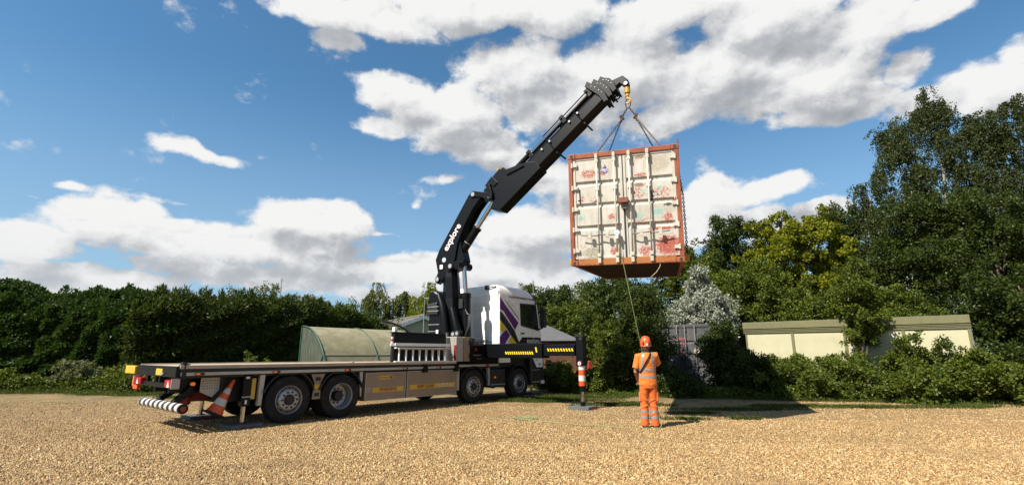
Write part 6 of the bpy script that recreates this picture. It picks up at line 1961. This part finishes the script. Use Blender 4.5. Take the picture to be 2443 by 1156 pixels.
# helmet
q = MB(); q.lathe([(.128, -.03), (.134, .0), (.133, .05), (.122, .105), (.095, .15), (.05, .175), (0, .182)], 'z', 28, (0, 0, 0)); q.lathe([(.0, .17), (.04, .165), (.085, .14), (.112, .1), (.122, .05), (.124, .0), (.120, -.03)], 'z', 28, (0, 0, 0))
hel = q.build('helmet', 'orange_plastic', person, smooth=True)
hel.location = (0, .012, 1.665); hel.rotation_euler = (R(9), 0, 0); hel.scale = (.92, 1.06, 1)
for x in (-.085, .085):
    q = MB(); q.box(x - .012, x + .012, -.125, -.085, .01, .075); q.build('vent', 'chassis_black', hel, bevel=.006)
q = MB(); q.box(-.02, .032, -.137, -.12, .0, .045); q.build('sticker', 'decal_white', hel)
q = MB(); q.ring((0, 0, -.02), (0, 0, 1), .131, .008, 28, 6); q.build('rim', 'orange_plastic', hel, smooth=True)
q = MB(); q.tube([(-.095, -.02, -.02), (-.09, .0, -.10), (-.05, .05, -.15), (.05, .05, -.15), (.09, .0, -.10), (.095, -.02, -.02)], .007, 6); q.build('chin_strap', 'strap_black', hel)
q = MB(); q.lathe([(.09, 0), (.094, .03), (.09, .06)], 'z', 18, (0, -.008, 1.565)); q.build('hair', 'hair', person, smooth=True)
for sx_ in (-1, 1):
    q = MB(); q.tube([(sx_ * .107, -.085, .055), (sx_ * .108, -.02, .07), (sx_ * .112, .08, .06), (sx_ * .118, .19, .045), (sx_ * .119, .215, .035)], [(.045, .04), (.06, .052), (.05, .05), (.042, .046), (.02, .03)], 12)
    q.box(sx_ * .113 - .048, sx_ * .113 + .048, -.115, .215, .004, .03)
    organic('boot', q, 'boots', person, .009, 3)

# ------------------------------------------------------------------ tag rope
def catmull(pts, n=8):
    pts = [Vector(p) for p in pts]
    out = []
    for i in range(len(pts) - 1):
        p0, p1, p2, p3 = pts[max(i - 1, 0)], pts[i], pts[i + 1], pts[min(i + 2, len(pts) - 1)]
        for k in range(n):
            t_ = k / n
            out.append(.5 * ((2 * p1) + (p2 - p0) * t_ + (2 * p0 - 5 * p1 + 4 * p2 - p3) * t_ ** 2 + (-p0 + 3 * p1 - 3 * p2 + p3) * t_ ** 3))
    out.append(pts[-1])
    return out
PM = Matrix.Translation(PW) @ Matrix.Rotation(R(-6), 4, 'Z') @ Matrix.Diagonal((.90, .92, 1.01, 1))
rope = empty('tag_rope', (PW.x - .6, PW.y - .1, 0))
tag(rope, 'thin green tag rope from the container door to the worker and across the gravel', 'rope')
ro = Vector((PW.x - .6, PW.y - .1, 0))
knot = CM @ Vector((-.16, -.07, .62))
hR = PM @ (Vector(J['hr']) + Vector((-.06, .03, .02)))
sag = knot.lerp(hR, .5) + Vector((0, -.05, -.10))
up_path = catmull([knot, sag, hR], 10)
g0 = lambda px, py: ground(px, py, .016)
low = [hR, PM @ Vector((-.05, .36, 1.2)), PM @ (Vector(J['hl']) + Vector((.06, .07, .03))), PM @ Vector((.10, .34, .7)), PM @ Vector((.22, .2, .32)), PM @ Vector((.245, .0, .17)), PM @ Vector((.20, -.14, .03)), PM @ Vector((.02, -.17, .016)), g0(1500, 1020), g0(1455, 1016), g0(1420, 1012), g0(1370, 1011), g0(1335, 1007), g0(1290, 1004), g0(1262, 1000), g0(1232, 1003), g0(1205, 1000), g0(1165, 997)]
q = MB(); q.tube([p - ro for p in up_path + catmull(low, 6)[1:]], .0075, 6); q.build('rope_line', 'rope_green', rope, smooth=True)
rg = random.Random(5)
cc2 = ground(1252, 999, 0)
coil = []
for k in range(34):
    a = k * .42
    r_ = .10 + .15 * abs(math.sin(k * .37)) + rg.uniform(-.02, .02)
    coil.append(Vector((cc2.x + r_ * 1.25 * math.cos(a), cc2.y + r_ * .8 * math.sin(a), .016 + .0016 * k * rg.uniform(.3, 1))))
q = MB(); q.tube([p - ro for p in catmull(coil, 3)], .0075, 5); q.build('rope_coil', 'rope_green', rope, smooth=True)
q = MB(); q.tube([knot - ro + Vector((0, 0, .10)), knot - ro + Vector((.02, -.02, .05)), knot - ro, knot - ro + Vector((-.02, -.03, -.07))], [.02, .035, .04, .02], 8); q.ring(knot - ro + Vector((0, .02, .07)), (0, 1, 0), .05, .018, 12, 6); q.build('rope_knot', 'rope_white', rope, smooth=True)
